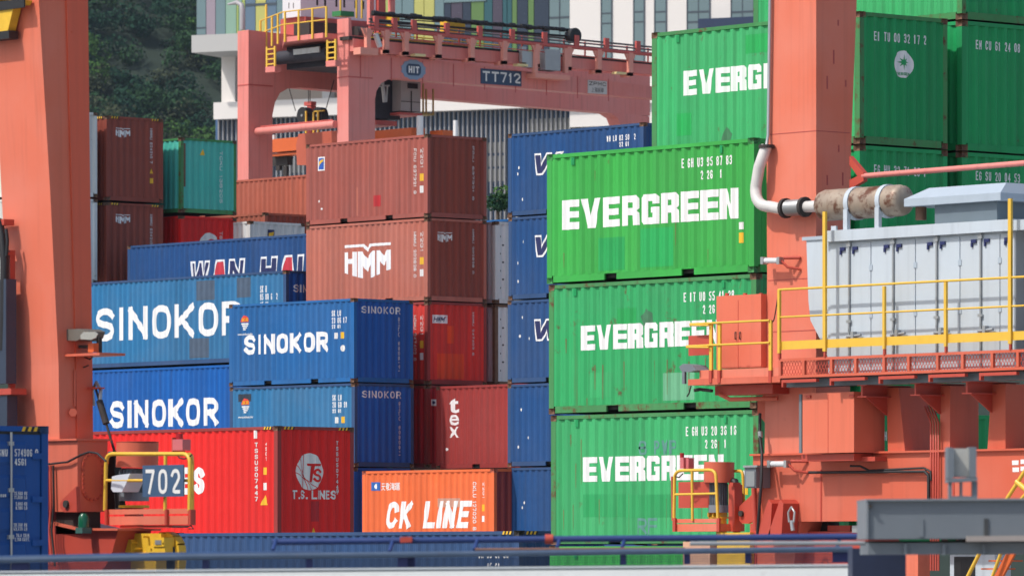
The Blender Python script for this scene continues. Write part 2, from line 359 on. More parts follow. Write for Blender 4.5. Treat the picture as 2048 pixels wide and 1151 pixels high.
# ------------------------------------------------------------------ shipping containers
CW = 2.438
def corr(s, s0, P, d):
    q = ((s - s0) / P) % 1.0
    if q < 0.27: return 0.0
    if q < 0.50: return d * (q - 0.27) / 0.23
    if q < 0.77: return d
    return d * (1 - (q - 0.77) / 0.23)
def breaks(s0, s1, P):
    n = int(round((s1 - s0) / P)); out = []
    for i in range(n): out += [s0 + P * (i + k) for k in (0, 0.27, 0.5, 0.77)]
    return out + [s1]
EDGE = 0.15
SHAPES = {}
def shapes(L, H, pockets):
    key = (L, H, pockets)
    if key in SHAPES: return SHAPES[key]
    ls, le = L - 2 * EDGE, CW - 2 * 0.12
    Ps = ls / round(ls / 0.278); Pe = le / round(le / 0.26)
    sp, ep = (-ls / 2, Ps, 0.036), (-le / 2, Pe, 0.042)
    z0, z1 = 0.155, H - 0.085
    dummy = bpy.data.materials.get('paint_slot') or bpy.data.materials.new('paint_slot')
    def panel(prof, s1, make, flip):
        bs = breaks(prof[0], s1, prof[1]); v = []; f = []
        for b in bs:
            d = corr(b - 1e-6 if b == s1 else b + 1e-9, *prof) if b != s1 else 0.0
            v += [make(b, d, z0), make(b, d, z1)]
        for i in range(len(bs) - 1):
            q = (2 * i, 2 * i + 2, 2 * i + 3, 2 * i + 1); f.append(q[::-1] if flip else q)
        return MB().add(v, f)
    fy = -CW / 2 + 0.010; ex = L / 2 - 0.012
    side = panel(sp, ls / 2, lambda s, d, z: (s, fy + d, z), False).build('side_panel', dummy, mesh_only=True)
    back = panel(sp, ls / 2, lambda s, d, z: (s, -fy - d, z), True).build('side_panel', dummy, mesh_only=True)
    end = panel(ep, le / 2, lambda s, d, z: (ex - d, s, z), False).build('end_panel', dummy, mesh_only=True)
    rear = panel(ep, le / 2, lambda s, d, z: (-ex + d, s, z), True).build('end_panel', dummy, mesh_only=True)
    fr = MB()
    for sx in (-1, 1):
        for sy in (-1, 1):
            fr.box(sx * (L / 2 - 0.004), sx * (L / 2 - EDGE), sy * (CW / 2 - 0.004), sy * (CW / 2 - 0.12), 0.118, H - 0.118)
        a, b = sx * (L / 2 - 0.006), sx * (L / 2 - 0.07)
        fr.box(a, b, -CW / 2 + 0.17, CW / 2 - 0.17, H - 0.085, H - 0.008)
        fr.box(a, b, -CW / 2 + 0.17, CW / 2 - 0.17, 0.012, 0.155)
    for sy in (-1, 1):
        a, b = sy * (CW / 2 - 0.002), sy * (CW / 2 - 0.06)
        fr.box(-L / 2 + 0.18, L / 2 - 0.18, a, b, H - 0.085, H - 0.012)
        a = sy * (CW / 2 - 0.014)
        cuts = [(-L / 2 + 0.18, -1.31), (-0.95, 0.95), (1.31, L / 2 - 0.18)] if pockets else [(-L / 2 + 0.18, L / 2 - 0.18)]
        for c0, c1 in cuts: fr.box(c0, c1, a, b, 0.02, 0.155)
        if pockets:
            for c in (-1.13, 1.13): fr.box(c - 0.18, c + 0.18, a, b, 0.142, 0.156)
    frame = fr.build('frame', dummy, mesh_only=True)
    roof = MB().box(-L / 2 + 0.08, L / 2 - 0.08, -CW / 2 + 0.062, CW / 2 - 0.062, H - 0.06, H - 0.03).build('roof', dummy, mesh_only=True)
    under = MB().box(-L / 2 + 0.1, L / 2 - 0.1, -CW / 2 + 0.12, CW / 2 - 0.12, 0.06, 0.15).build('underframe', DARK, mesh_only=True)
    SHAPES[key] = dict(side=side, back=back, end=end, rear=rear, frame=frame, roof=roof, under=under, sp=sp, ep=ep, fy=fy, ex=ex, ls=ls, le=le)
    return SHAPES[key]
def casting_mesh():
    bm = bmesh.new(); bmesh.ops.create_cube(bm, size=1)
    bmesh.ops.scale(bm, vec=(0.178, 0.162, 0.118), verts=bm.verts)
    fs = [f for f in bm.faces if abs(f.normal.z) < 0.5]
    r = bmesh.ops.inset_individual(bm, faces=fs, thickness=0.036)
    for f in fs:
        n = f.normal.copy(); c = f.calc_center_median()
        for v in f.verts: v.co = c + Vector(((v.co - c).x * 0.62, (v.co - c).y * 0.62, (v.co - c).z)) - n * 0.05
    me = bpy.data.meshes.new('corner_casting'); bm.to_mesh(me); bm.free()
    me.materials.append(bpy.data.materials.get('paint_slot') or bpy.data.materials.new('paint_slot'))
    return me
CAST = casting_mesh()

class Container:
    # corner: the right front foot (x of the right end, y of the front side); top: height of the roof
    def __init__(s, corner, top, L, H, pm, label, group=None, pockets=None, framem=None, castm=None, endm=None, door=False, rot=0.0):
        if pockets is None: pockets = L < 7
        s.L, s.H = L, H; s.sh = sh_ = shapes(L, H, pockets)
        s.root = empty('shipping_container', (corner[0] - L / 2, corner[1] + CW / 2, top - H), label, 'shipping container', group)
        if rot:
            k = R_(rot); dx, dy = -L / 2, CW / 2
            s.root.location = (corner[0] + dx * math.cos(k) - dy * math.sin(k), corner[1] + dx * math.sin(k) + dy * math.cos(k), top - H); s.root.rotation_euler = (0, 0, k)
        fm = framem or pm
        link('side_panel', sh_['side'], s.root, pm); link('side_panel', sh_['back'], s.root, pm)
        if not door: link('end_panel', sh_['end'], s.root, endm or pm)
        link('end_panel', sh_['rear'], s.root, pm)
        link('frame', sh_['frame'], s.root, fm); link('roof', sh_['roof'], s.root, pm); link('underframe', sh_['under'], s.root)
        for sx in (-1, 1):
            for sy in (-1, 1):
                for z in (0.059, H - 0.059):
                    o = link('corner_casting', CAST, s.root, castm or RUSTY)
                    o.location = (sx * (L / 2 - 0.089), sy * (CW / 2 - 0.081), z)
    def decal(s, m, mtl, face='side', name='lettering', eps=0.004):
        """lay a flat outline (s from the left as seen, z up) on the corrugated sheet, following every fold"""
        vs, fs = m; sh_ = s.sh
        prof = sh_['sp'] if face == 'side' else sh_['ep']
        half = (s.L if face == 'side' else CW) / 2
        bm = bmesh.new(); bv = [bm.verts.new((p[0] - half, p[2] if len(p) > 2 else 0.0, p[1])) for p in vs]
        for f in fs:
            try: bm.faces.new([bv[i] for i in f])
            except ValueError: pass
        lo = min(p[0] for p in vs) - half; hi = max(p[0] for p in vs) - half
        for b in breaks(prof[0], -prof[0], prof[1]):
            if lo < b < hi:
                bmesh.ops.bisect_plane(bm, geom=bm.verts[:] + bm.edges[:] + bm.faces[:], plane_co=(b, 0, 0), plane_no=(1, 0, 0))
        for v in bm.verts:
            d = corr(v.co.x, *prof) if prof[0] <= v.co.x <= -prof[0] else 0.0
            if face == 'side': v.co = (v.co.x, sh_['fy'] + d - eps - v.co.y, v.co.z)
            else: v.co = (sh_['ex'] - d + eps + v.co.y, v.co.x, v.co.z)
        bm.normal_update()
        for f in bm.faces:
            if (face == 'side' and f.normal.y > 0) or (face != 'side' and f.normal.x < 0): f.normal_flip()
        me = bpy.data.meshes.new(name); bm.to_mesh(me); bm.free(); me.materials.append(mtl)
        return link(name, me, s.root)
    def text(s, body, box, mtl=None, face='side', offset=None, shear=0.0, spacing=1.0, down=False, name='lettering', eps=0.004, weight=.17, gap=.22, heavy=1.0):
        if '\n' in body: m = stacked(body.replace('\n', ''), *box)
        elif down: m = block_down(body, *box)
        elif all(ord(ch) < 128 for ch in body) and body.upper() == body: m = block(body, *box, weight=weight, slant=shear, gap=gap, heavy=heavy)
        else: m = fit(text_mesh(body, offset=offset or .01), *box)
        return s.decal(m, mtl or WHITE, face, name, eps)
    def pairs(s, groups, p0, z0, z1, mtl=None, face='side'):
        """code characters painted two to a fold, on the crest and in the flat beside it"""
        a0, P, _ = s.sh['sp'] if face == 'side' else s.sh['ep']
        half = (s.L if face == 'side' else CW) / 2
        out = []
        for i, g in enumerate(groups):
            b = a0 + half + P * (p0 + i) + (0.5 * P + 0.004 if face == 'side' else 0.006)
            for k, ch in enumerate(g):
                if ch != ' ': out.append(block(ch, b + k * .5 * P, z0, b + k * .5 * P + (.068 if ch not in '1I' else .05), z1, .2, heavy=1.05))
        return s.decal(merge(*out), mtl or WHITE, face, 'lettering')
    def patch(s, box, mtl, face='side'): return s.decal(rect(*box), mtl, face, 'repaint_patch', 0.002)
    def hazard(s, faces=('side', 'end')):
        H = s.H
        for face in faces:
            y = []; k = []
            half = (s.L if face == 'side' else CW) / 2
            ends = ((-half + 0.2, 1), (half - 0.5, 1)) if face == 'end' else ((half - 0.55, 1),)
            for a, _ in ends:
                mb = MB()
                for i in range(6):
                    x = a + i * 0.055; mb.cur = i % 2
                    q = [(x, H - 0.083), (x + 0.055, H - 0.083), (x + 0.085, H - 0.014), (x + 0.03, H - 0.014)]
                    if face == 'side': mb.add([(p[0], -CW / 2 - 0.002, p[1]) for p in q], [(0, 1, 2, 3)])
                    else: mb.add([(s.L / 2 - 0.002, p[0], p[1]) for p in q], [(0, 1, 2, 3)])
                mb.build('hazard_stripe', [YEL, BLK], s.root)

def cpt(u, D):                      # ground corner seen at column u and depth D
    p = PD(u, HOR, D); return p.x, p.y
STD, HC, L20, L40 = 2.591, 2.896, 6.058, 12.192
PIT = 2.612
ROW = 2.84

# paints
G_BRIGHT = paint('bright_green', (0.045, 0.40, 0.070), rust=0.12, fade=0.25, streak=0.25)
G_FADE = paint('faded_green', (0.040, 0.40, 0.135), rust=0.30, fade=0.4)
G_MID = paint('mid_green', (0.030, 0.37, 0.120), rust=0.62, fade=0.35)
G_PALE = paint('pale_green', (0.048, 0.41, 0.145), rust=0.5, fade=0.38)
G_DARK = paint('deep_green', (0.012, 0.34, 0.105), rust=0.2, fade=0.3)
G_POST = paint('rusty_green_post', (0.06, 0.26, 0.085), rust=0.95, fade=0.5)
G_PATCH = paint('fresh_green', (0.024, 0.39, 0.10), rust=0.05, fade=0.1, streak=0.1)
G_PALEP = paint('washed_green', (0.17, 0.50, 0.28), rust=0.05, fade=0.3)
B_SINO = paint('sinokor_blue', (0.014, 0.125, 0.36), rust=0.12, fade=0.3)
B_WEATH = paint('weathered_blue', (0.022, 0.165, 0.36), rust=0.32, fade=0.6, streak=0.5)
B_CLEAN = paint('clean_blue', (0.005, 0.105, 0.40), rust=0.06, fade=0.2)
B_END = paint('deep_blue', (0.010, 0.10, 0.40), rust=0.08, fade=0.2)
B_NAVY = paint('navy_blue', (0.012, 0.070, 0.22), rust=0.12, fade=0.4)
B_SLATE = paint('slate_blue', (0.028, 0.075, 0.19), rust=0.12, fade=0.5)
B_GREY = mat('grey_scuff', (0.06, 0.095, 0.15), rough=0.7, noise=0.3, nscale=4, rust=0.3)
G_SCUFF = mat('green_scuff', (.05, .17, .085), rough=.7, noise=.4, nscale=7, rust=.5)
BR_PINK = paint('faded_brown', (0.47, 0.145, 0.10), rust=0.10, fade=0.45)
BR_RED = paint('red_brown', (0.36, 0.095, 0.072), rust=0.14, fade=0.35)
BR_DARK = paint('dark_brown', (0.29, 0.062, 0.038), rust=0.10, fade=0.3)
BR_ORNG = paint('orange_brown', (0.42, 0.115, 0.070), rust=0.08, fade=0.2)
R_TS = paint('bright_red', (0.76, 0.020, 0.018), rust=0.05, fade=0.05, streak=0.2)
R_HMM = paint('scarlet', (0.72, 0.040, 0.028), rust=0.12, fade=0.3)
R_ORNG = paint('orange_red', (0.80, 0.075, 0.02), rust=0.05, fade=0.2)
R_TEX = paint('dull_red', (0.31, 0.040, 0.036), rust=0.12, fade=0.35)
R_DEEP = paint('crimson', (0.45, 0.022, 0.028), rust=0.12, fade=0.2)
O_CK = paint('ck_orange', (0.80, 0.155, 0.045), rust=0.06, fade=0.25, streak=0.2)
T_TEAL = paint('teal', (0.085, 0.54, 0.44), rust=0.42, fade=0.45, streak=0.5)
W_GREY = paint('off_white', (0.74, 0.75, 0.70), rust=0.25, fade=0.3)
W_REEF = paint('reefer_grey', (0.72, 0.72, 0.71), rust=0.28, fade=0.3)
W_CLEAN = paint('pale_white', (0.74, 0.74, 0.72), rust=0.25, fade=0.2)

EVG = evergreen(); HMML = hmm_logo()
GRP_E = 'green containers with white block lettering'
Ex, Ey = cpt(1508, 109.5)
TOPS = lambda n: n * PIT - 0.02
def ever(c, box, code, codebox, typ, tbox, offset=0.012):
    c.decal(fit(EVG, *box), WHITE)
    if code: c.pairs(code, 13, 2.11, 2.29); c.pairs([' 2', '2G', ' 1'], 15, 1.86, 2.03)
def lock_tags(c, xs=(0.75, 5.1)):
    for x in xs: c.decal(rect(x, c.H - 0.25, x + 0.07, c.H - 0.1), G_DARK, name='lashing_plate', eps=0.02)

c = Container((Ex, Ey), TOPS(4), L20, STD, G_BRIGHT, 'bright green container with large white lettering, top of the front green stack', GRP_E, framem=G_BRIGHT, castm=G_POST)
ever(c, (0.46, 1.06, 5.58, 1.65), [' E', 'GH', 'U3', '95', '87', '83'], (3.98, 2.12, 5.52, 2.29), '2 2G 1', (4.52, 1.87, 5.12, 2.03)); lock_tags(c); EB = {4: c}
for b in ((1.55, 0.2, 2.3, 0.85), (2.75, 0.22, 3.75, 0.98)): c.patch(b, G_PATCH)
c.decal(rect(5.62, 0.58, 5.74, 0.78), YEL, name='sticker'); c.decal(rect(5.62, 0.84, 5.74, 0.98), GLYPH, name='sticker')
c = Container((Ex + 0.06, Ey), TOPS(3), L20, STD, G_MID, 'scuffed green container directly under the topmost bright green one', GRP_E, framem=G_POST, castm=RUSTY)
ever(c, (0.95, 1.25, 5.05, 1.74), [' E', 'IT', 'U0', '55', '41', '98'], (3.98, 2.12, 5.52, 2.29), '2 2G 1', (4.52, 1.87, 5.12, 2.03)); lock_tags(c); EB[3] = c
c.patch((2.0, 1.62, 2.6, 2.05), G_PATCH); c.patch((3.35, 0.2, 4.3, 0.74), G_PALEP); c.patch((1.2, 0.3, 1.9, 0.8), G_FADE)
c.decal(([(2.9, 2.02), (2.72, 1.88), (2.78, 1.68), (2.95, 1.62), (3.06, 1.74), (3.04, 1.93)], [(0, 1, 2, 3, 4, 5)]), G_SCUFF, name='scuff_mark', eps=0.003)
c = Container((Ex + 0.10, Ey + 0.02), TOPS(2), L20, STD, G_PALE, 'pale green container with rust streaks and faded graffiti, lowest fully lettered one', GRP_E, framem=G_POST, castm=RUSTY)
ever(c, (0.95, 1.25, 5.05, 1.74), [' E', 'GH', 'U3', '20', '36', '16'], (3.98, 2.12, 5.52, 2.29), '2 2G 1', (4.52, 1.87, 5.12, 2.03)); lock_tags(c); EB[2] = c
for b in ((0.95, 0.55, 2.2, 1.0), (2.2, 0.53, 3.6, 0.98)): c.patch(b, G_MID)
GRAF = mat('faded_graffiti', (0.10, 0.27, 0.24), rough=0.7, noise=0.3, nscale=6)
c.text('B PWP', (2.62, 1.76, 3.7, 2.04), GRAF, offset=0.03, eps=0.003, name='graffiti'); c.text('RF', (2.55, 0.2, 3.15, 0.52), GRAF, offset=0.05, eps=0.003, name='graffiti')
c.decal(rect(5.62, 0.95, 5.74, 1.15), YEL, name='sticker'); c.decal(rect(5.62, 1.25, 5.74, 1.42), GLYPH, name='sticker')
c = Container((Ex + 0.08, Ey), TOPS(1), L20, STD, G_BRIGHT, 'bright green container at the foot of the front stack behind the wire fence', GRP_E, castm=RUSTY)
lock_tags(c)

STK = mat('rust_run', (.16, .15, .055), rough=.8, noise=.5, nscale=8)
def streaks(c, items, mtl=None, w=.022):
    for x, z1, l in items: c.decal(([(x, z1), (x + w, z1), (x + w * .75, z1 - l), (x + w * .3, z1 - l * .96)], [(0, 1, 2, 3)]), mtl or STK, name='rust_streak', eps=.003)
streaks(EB[2], [(.55, 2.2, .25), (.86, 2.1, .9), (.74, 1.62, .5), (.62, .8, .5), (1.4, .9, .5), (2.3, 1.0, .8), (3.4, .9, .6), (4.4, 1.0, .7), (4.9, 2.0, .3), (.33, .7, .4)])
streaks(EB[3], [(1.35, .95, .5), (1.6, .95, .7), (2.2, 1.0, .6), (3.1, 1.0, .45), (3.5, 1.0, .7), (4.1, .95, .6), (4.6, 1.0, .4), (1.1, .3, .2), (.5, 1.5, .3)])
streaks(EB[4], [(.5, .6, .3), (1.4, 2.2, .2), (3.8, 1.1, .5), (4.7, .5, .3)], w=.015)

# second and third rows of green boxes
GRP_G = 'green containers stacked behind the right crane'
y2, y3 = Ey + ROW, Ey + 2 * ROW
def ever_end(c, code, emblem=False):
    c.pairs([g for g in code.split(' ')], 1, 2.04, 2.22, face='end')
    if emblem:
        c.decal(disc(1.23, 1.62, 0.27, 0.27), WHITE, 'end', 'emblem', 0.004)
        pts = []
        for i in range(16):
            r = (0.16 if i % 4 == 0 else 0.115) if i % 2 == 0 else 0.05
            a = math.pi / 2 + i * math.pi / 8; pts.append((1.23 + r * math.cos(a), 1.66 + r * math.sin(a)))
        c.decal((pts, [tuple(range(16))]), G_DARK, 'end', 'emblem', 0.008)
        c.text('EVERGREEN', (1.05, 1.40, 1.41, 1.46), G_DARK, 'end', eps=0.008, offset=0.01)
for n, pm, code, lab in ((5, G_PALE, 'EI TU 00 32 17 2', 'green container with a round white compass emblem on its end, second row'),
                         (4, G_DARK, 'EG HU 32 71 25 1', 'dark green container end under the one with the compass emblem'),
                         (3, G_DARK, None, 'green container end behind the silencer and white engine house roof'),
                         (2, G_DARK, 'EG HU 60 17 7', 'green container end seen through the gap between the left crane columns')):
    c = Container((Ex, y2), TOPS(n), L20, STD, pm, lab, GRP_G, framem=G_POST if n == 5 else pm, castm=RUSTY, endm=G_DARK)
    if n == 5:
        c.decal(fit(EVG, 0.92, 1.25, 5.1, 1.75), WHITE); lock_tags(c)
        c.patch((0.75, 0.45, 1.15, 0.90), G_PATCH); c.patch((2.75, 1.98, 3.55, 2.35), G_PATCH)
        c.decal(([(2.05, .2), (2.3, .18), (2.4, .4), (2.2, .55), (2.1, .36)], [(0, 1, 2, 3, 4)]), G_SCUFF, name='scuff_mark', eps=0.003)
    if code: ever_end(c, code, n == 5)
for n, code, lab in ((6, None, 'topmost green container cut off by the upper edge of the picture'),
                     (5, 'EM CU 61 24 08', 'shaded green container end marked with a code starting EM, at the right edge'),
                     (4, 'EG SU 20 04 53', 'dark green container end marked with a code starting EG SU, at the right edge'),
                     (2, None, 'green container end seen through the right gap between the crane columns')):
    c = Container((Ex, y3), TOPS(n), L20, STD, G_FADE if n == 6 else G_DARK, lab, GRP_G, framem=G_POST if n == 6 else G_DARK, castm=RUSTY, endm=G_DARK)
    if code: ever_end(c, code)

# brown stack in the middle
Hx, Hy = cpt(855, 177.8)
GRP_B = 'reddish brown containers'
def side_codes(c, a, b, yellow=True, W_=GLYPH):
    x = c.L - 0.62
    c.text(a, (x - 0.06, 0.75, x + 0.04, c.H - 0.42), W_, down=True, offset=0.02)
    c.text(b, (x + 0.27, c.H - 1.05, x + 0.36, c.H - 0.42), W_, down=True, offset=0.02)
    if yellow:
        c.decal(rect(x + 0.24, c.H - 1.45, x + 0.38, c.H - 1.22), YEL, name='sticker')
        c.decal(rect(x + 0.24, c.H - 1.82, x + 0.37, c.H - 1.6), GLYPH, name='sticker')
def end_code(c, a, z0, z1, s=1.86): c.text(a, (s, z0, s + 0.10, z1), GLYPH, 'end', down=True, offset=0.02)
c = Container((Hx, Hy), TOPS(6), L20, STD, BR_RED, 'red brown container with a small blue and yellow square sticker, top of the centre stack', GRP_B, endm=BR_DARK)
side_codes(c, 'FCIU 637321 9', '22G1'); end_code(c, 'FCIU 637321 9', 0.6, 2.3)
c.decal(rect(0.56, 1.72, 0.90, 2.16), WHITE, name='sticker'); c.decal(rect(0.60, 1.76, 0.86, 2.12), mat('sticker_blue', (0.02, 0.10, 0.45)), name='sticker', eps=0.008)
c.decal(([(0.62, 1.86), (0.84, 2.02), (0.84, 2.09), (0.62, 2.0)], [(0, 1, 2, 3)]), YEL, name='sticker', eps=0.012)
c.patch((3.35, 0.45, 3.75, 0.8), R_DEEP); c.patch((2.5, 0.2, 2.6, 1.1), BR_PINK)
c.decal(disc(0.62, 0.75, 0.04, 0.04, 8), WHITE, name='paint_chip'); c.decal(disc(0.78, 0.5, 0.035, 0.035, 8), WHITE, name='paint_chip')
c = Container((Hx, Hy), TOPS(5), L20, STD, BR_PINK, 'salmon brown container with a big white winged logo on its long side', GRP_B, endm=BR_DARK)
c.decal(fit(HMML, 1.92, 0.82, 4.22, 1.9), WHITE, name='logo'); side_codes(c, 'HMMU 202828 0', '22G1')
c.decal(fit(HMML, 0.42, 1.85, 1.02, 2.16), GLYPH, 'end', 'logo'); end_code(c, 'HMMU 202828 0', 0.9, 2.3)
c = Container((Hx, Hy), TOPS(4), L20, STD, R_HMM, 'scarlet container with orange touch up patches under the salmon brown one', 'red containers', framem=R_TEX)
c.decal(rect(0.22, 1.92, 0.86, 2.18), WHITE, 'end', 'sticker'); c.text('HMM', (0.30, 1.97, 0.70, 2.12), NAVY, 'end', shear=0.3, offset=0.03, eps=0.009, name='sticker')
c.decal(([(0.68, 2.06), (0.84, 2.14), (0.72, 2.12)], [(0, 1, 2)]), REDL, 'end', 'sticker', 0.009)
end_code(c, 'HDMU 247402 6', 0.95, 2.3); side_codes(c, 'HDMU 247402 6', '22G1')
c.patch((0.4, 0.2, 1.5, 0.98), R_ORNG, 'end'); c.patch((0.85, 1.3, 1.12, 1.85), R_ORNG, 'end')
c = Container((Hx, Hy), TOPS(3), L20, STD, R_DEEP, 'dark crimson container squeezed behind the dull red one with three stacked letters', 'red containers', framem=R_TEX)
c.decal(rect(0.16, 1.95, 0.40, 2.15), WHITE, 'end', 'sticker'); c.decal(disc(0.28, 2.05, 0.07, 0.05, 10), NAVY, 'end', 'sticker', 0.009)
tx = Hx + 0.42 + L20
c = Container((tx, Hy), TOPS(3) - .05, L20, STD, R_TEX, 'dull red container with three white serif letters stacked vertically on its side', 'red containers', framem=R_TEX)
for ch, zb, zt in (('t', 1.74, 2.20), ('e', 1.36, 1.69), ('x', 0.98, 1.31)): c.text(ch, (0.60, zb, 1.08, zt), WHITE, offset=0.02)
c.patch((4.9, 0.2, 5.6, 0.75), mat('pink_patch', (0.42, 0.16, 0.14)))
c.decal(disc(0.5, 0.62, 0.05, 0.05, 8), WHITE, name='paint_chip')
# grey reefers between the brown and the navy stack
for n, lab in ((5, 'light grey container with rusty corner post, upper of the two beside the brown stack'),
               (4, 'light grey container with rusty corner post, lower of the two beside the brown stack')):
    c = Container((Hx - 0.05, Hy + ROW), TOPS(n), L20, STD, W_REEF, lab, 'grey containers', framem=W_CLEAN if n == 5 else RUSTY)
    for k in range(7): c.decal(disc(0.25 + (k % 2) * 0.1, 0.5 + k * 0.27, 0.03, 0.03, 8), BLK, 'end', 'rivet')
c = Container((Hx, Hy + 2 * ROW), TOPS(5) + 0.32, L20, STD, B_SINO, 'blue container top showing above the light grey one', 'blue containers')
c = Container((Hx, Hy + 3 * ROW), TOPS(5) + 0.72, L20, STD, W_CLEAN, 'white container top far behind the gap between brown and navy stacks', 'grey containers')

# navy stack
w0 = PD(1016.5, HOR, 170.8); Wx, Wy = w0.x + L20, w0.y
WH = [[(0, 10), (2.9, 10), (3.5, 4.4), (5.8, 10), (8.3, 10), (8.9, 4.4), (11.1, 10), (14, 10), (9.8, 0), (7.0, 0), (6.3, 4.6), (4.2, 0), (1.3, 0)]]
for n in (6, 5, 4, 3, 2):
    lab = {6: 'navy container with small white code, topmost of the navy stack', 5: 'navy container with an outlined W, second from the top of its stack',
           4: 'navy container with an outlined W, third from the top of its stack', 3: 'plain navy container beside the dull red one with stacked letters',
           2: 'plain navy container low down between the orange one and the green stack'}[n]
    c = Container((Wx + random.uniform(-.04, .04), Wy), 15.12 - (6 - n) * 2.50, L20, 2.48, B_NAVY, lab, 'navy containers', framem=B_SLATE)
    if n >= 4:
        dz = 0.06 if n == 6 else 0.0
        o1 = fit(outline_mesh(WH), 1.2, 1.26 - dz, 2.45, 1.86 - dz); c.decal(o1, NAVY)
        k_ = [(1.2 + p[0] / 14 * 1.25, 1.26 - dz + p[1] / 10 * .6) for p in WH[0]] + ['c']
        c.decal(strip(k_, .055, 0), WHITE, eps=.009)
    if n == 6:
        c.pairs(['WH', 'LU', '03', '50', ' 2'], 15, 2.0, 2.17); c.pairs(['22', 'G1'], 17, 1.82, 1.96)
    for k in range(3):
        c.decal(disc(0.4 + random.random() * .6, 0.4 + random.random() * 1.6, 0.03, 0.05, 7), GLYPH, name='paint_chip')


# front blue twenty-footers and the orange one
Sx, Sy = cpt(708, 175.6)
def sinokor_badge(c):
    c.decal(disc(0.74, 2.02, 0.20, 0.20, 16, 0, math.pi), mat('badge_red', (0.72, 0.06, 0.03)), name='badge')
    c.text('SKR', (0.59, 2.03, 0.89, 2.14), YEL, offset=0.03, eps=0.009, name='badge')
    for k in range(4):
        w = 0.18 - k * 0.04; c.decal(rect(0.74 - w, 1.94 - k * 0.06, 0.74 + w, 1.98 - k * 0.06), WHITE, name='badge')
    c.text('www.sinokor.co.kr', (0.42, 1.60, 1.12, 1.67), WHITE, offset=0.02, name='badge')
def sinokor20(n, pm, num, big, lab):
    c = Container((Sx + (0.03 if n == 3 else 0), Sy), TOPS(n), L20, STD, pm, lab, 'blue containers', framem=B_SLATE if n == 3 else pm, endm=B_END, rot=1.5)
    sinokor_badge(c)
    if big: c.text('SINOKOR', (0.74, 0.98, 4.80, 1.60), WHITE, weight=.23, gap=.2, heavy=1.02)
    c.pairs(['SK', 'LU'], 17, 2.06, 2.24); c.pairs([num[:2], num[2:4], num[4:6]], 17, 1.84, 2.02); c.pairs(['22', 'G1'], 17, 1.68, 1.80)
    c.decal(rect(5.12, 1.36, 5.24, 1.55), GLYPH, name='sticker'); c.decal(rect(5.42, 1.36, 5.54, 1.56), YEL, name='sticker')
    c.decal(disc(5.5, 1.06, 0.09, 0.10, 14), GLYPH, name='sticker')
    c.text('SINOKOR', (0.34, 2.14, 1.94, 2.36), GLYPH, 'end', offset=0.05)
    end_code(c, 'SKLU ' + num, 0.35, 2.05, 1.82)
    return c
sinokor20(4, B_SINO, '2306171', True, 'blue container lettered in white with a red sun badge, top of the front blue stack')
c = sinokor20(3, B_WEATH, '2060911', False, 'weathered pale blue container half hidden behind the bright red one')
c.patch((0.42, 2.12, 1.05, 2.36), mat('black_smudge', (0.02, 0.03, 0.05), noise=0.5, nscale=8));
c = Container((Sx, Sy), TOPS(2), L20, STD, B_END, 'deep blue container sliver between the bright red and the orange container', 'blue containers')
CKx, CKy = cpt(988, 170.2)
c = Container((CKx, CKy), TOPS(2) - 0.12, L20, STD, O_CK, 'orange container with large white italic lettering', 'orange containers', framem=O_CK, castm=BR_ORNG, endm=R_TEX, rot=1.3)  # orange box; its end is coloured dull red for the deep shadow between stacks
c.text('CK LINE', (1.12, 0.82, 4.95, 1.64), WHITE, shear=0.22, weight=.22, gap=.2, heavy=1.25)
c.decal(rect(0.42, 1.98, 0.82, 2.24), mat('flag_blue', (0.02, 0.12, 0.42)), name='sticker'); c.decal(disc(0.62, 2.11, .08, .08, 12), WHITE, name='sticker', eps=.008)
c.text('天敬海運', (0.86, 1.98, 1.72, 2.22), WHITE, offset=0.012)
c.text('CKLU 127020 8', (5.10, 0.75, 5.22, 2.2), WHITE, down=True, offset=0.02); c.text('22G1', (5.5, 1.7, 5.6, 2.2), WHITE, down=True, offset=0.02)
c.decal(rect(5.48, 1.32, 5.62, 1.52), YEL, name='sticker'); c.decal(rect(5.48, 1.0, 5.6, 1.18), WHITE, name='sticker')
c.patch((3.5, 1.45, 4.5, 1.72), mat('grey_rub', (0.55, 0.28, 0.2), noise=.3)); 

# long blue boxes on the left
Lx, Ly = cpt(572, 182.8)
def sinokor40(n, top, pm, lab):
    c = Container((Lx, Ly), top, L40, HC, pm, lab, 'blue containers', framem=B_SLATE if n else pm, endm=B_END)
    u0, u1 = (7.8 - 4.75, 7.8 + 2.45)
    return c
c = sinokor40(1, 11.66, B_WEATH, 'long weathered blue container with huge white lettering and dark scuffed patches')
c.text('SINOKOR', (1.95, 0.90, 9.85, 2.00), WHITE, weight=.20, gap=.22, heavy=1.05)
for b in ((7.45, 2.08, 8.45, 2.72), (9.62, 2.1, 10.3, 2.74), (7.1, 0.2, 8.1, 0.85)): c.patch(b, B_GREY)
c.pairs(['SK', 'H'], 38, 2.22, 2.44); c.pairs(['85', '80', '6 ', '2'], 38, 1.98, 2.18); c.pairs(['45', 'G1'], 38, 1.8, 1.92)
c.text('SINOKOR', (0.34, 2.2, 1.94, 2.45), GLYPH, 'end', offset=0.05)
c = sinokor40(0, 11.66 - HC - 0.05, B_CLEAN, 'clean blue container under the long weathered one, lettered in white')
c.text('SINOKOR', (2.75, 0.93, 8.6, 1.84), WHITE, weight=.22, gap=.2, heavy=1.05)
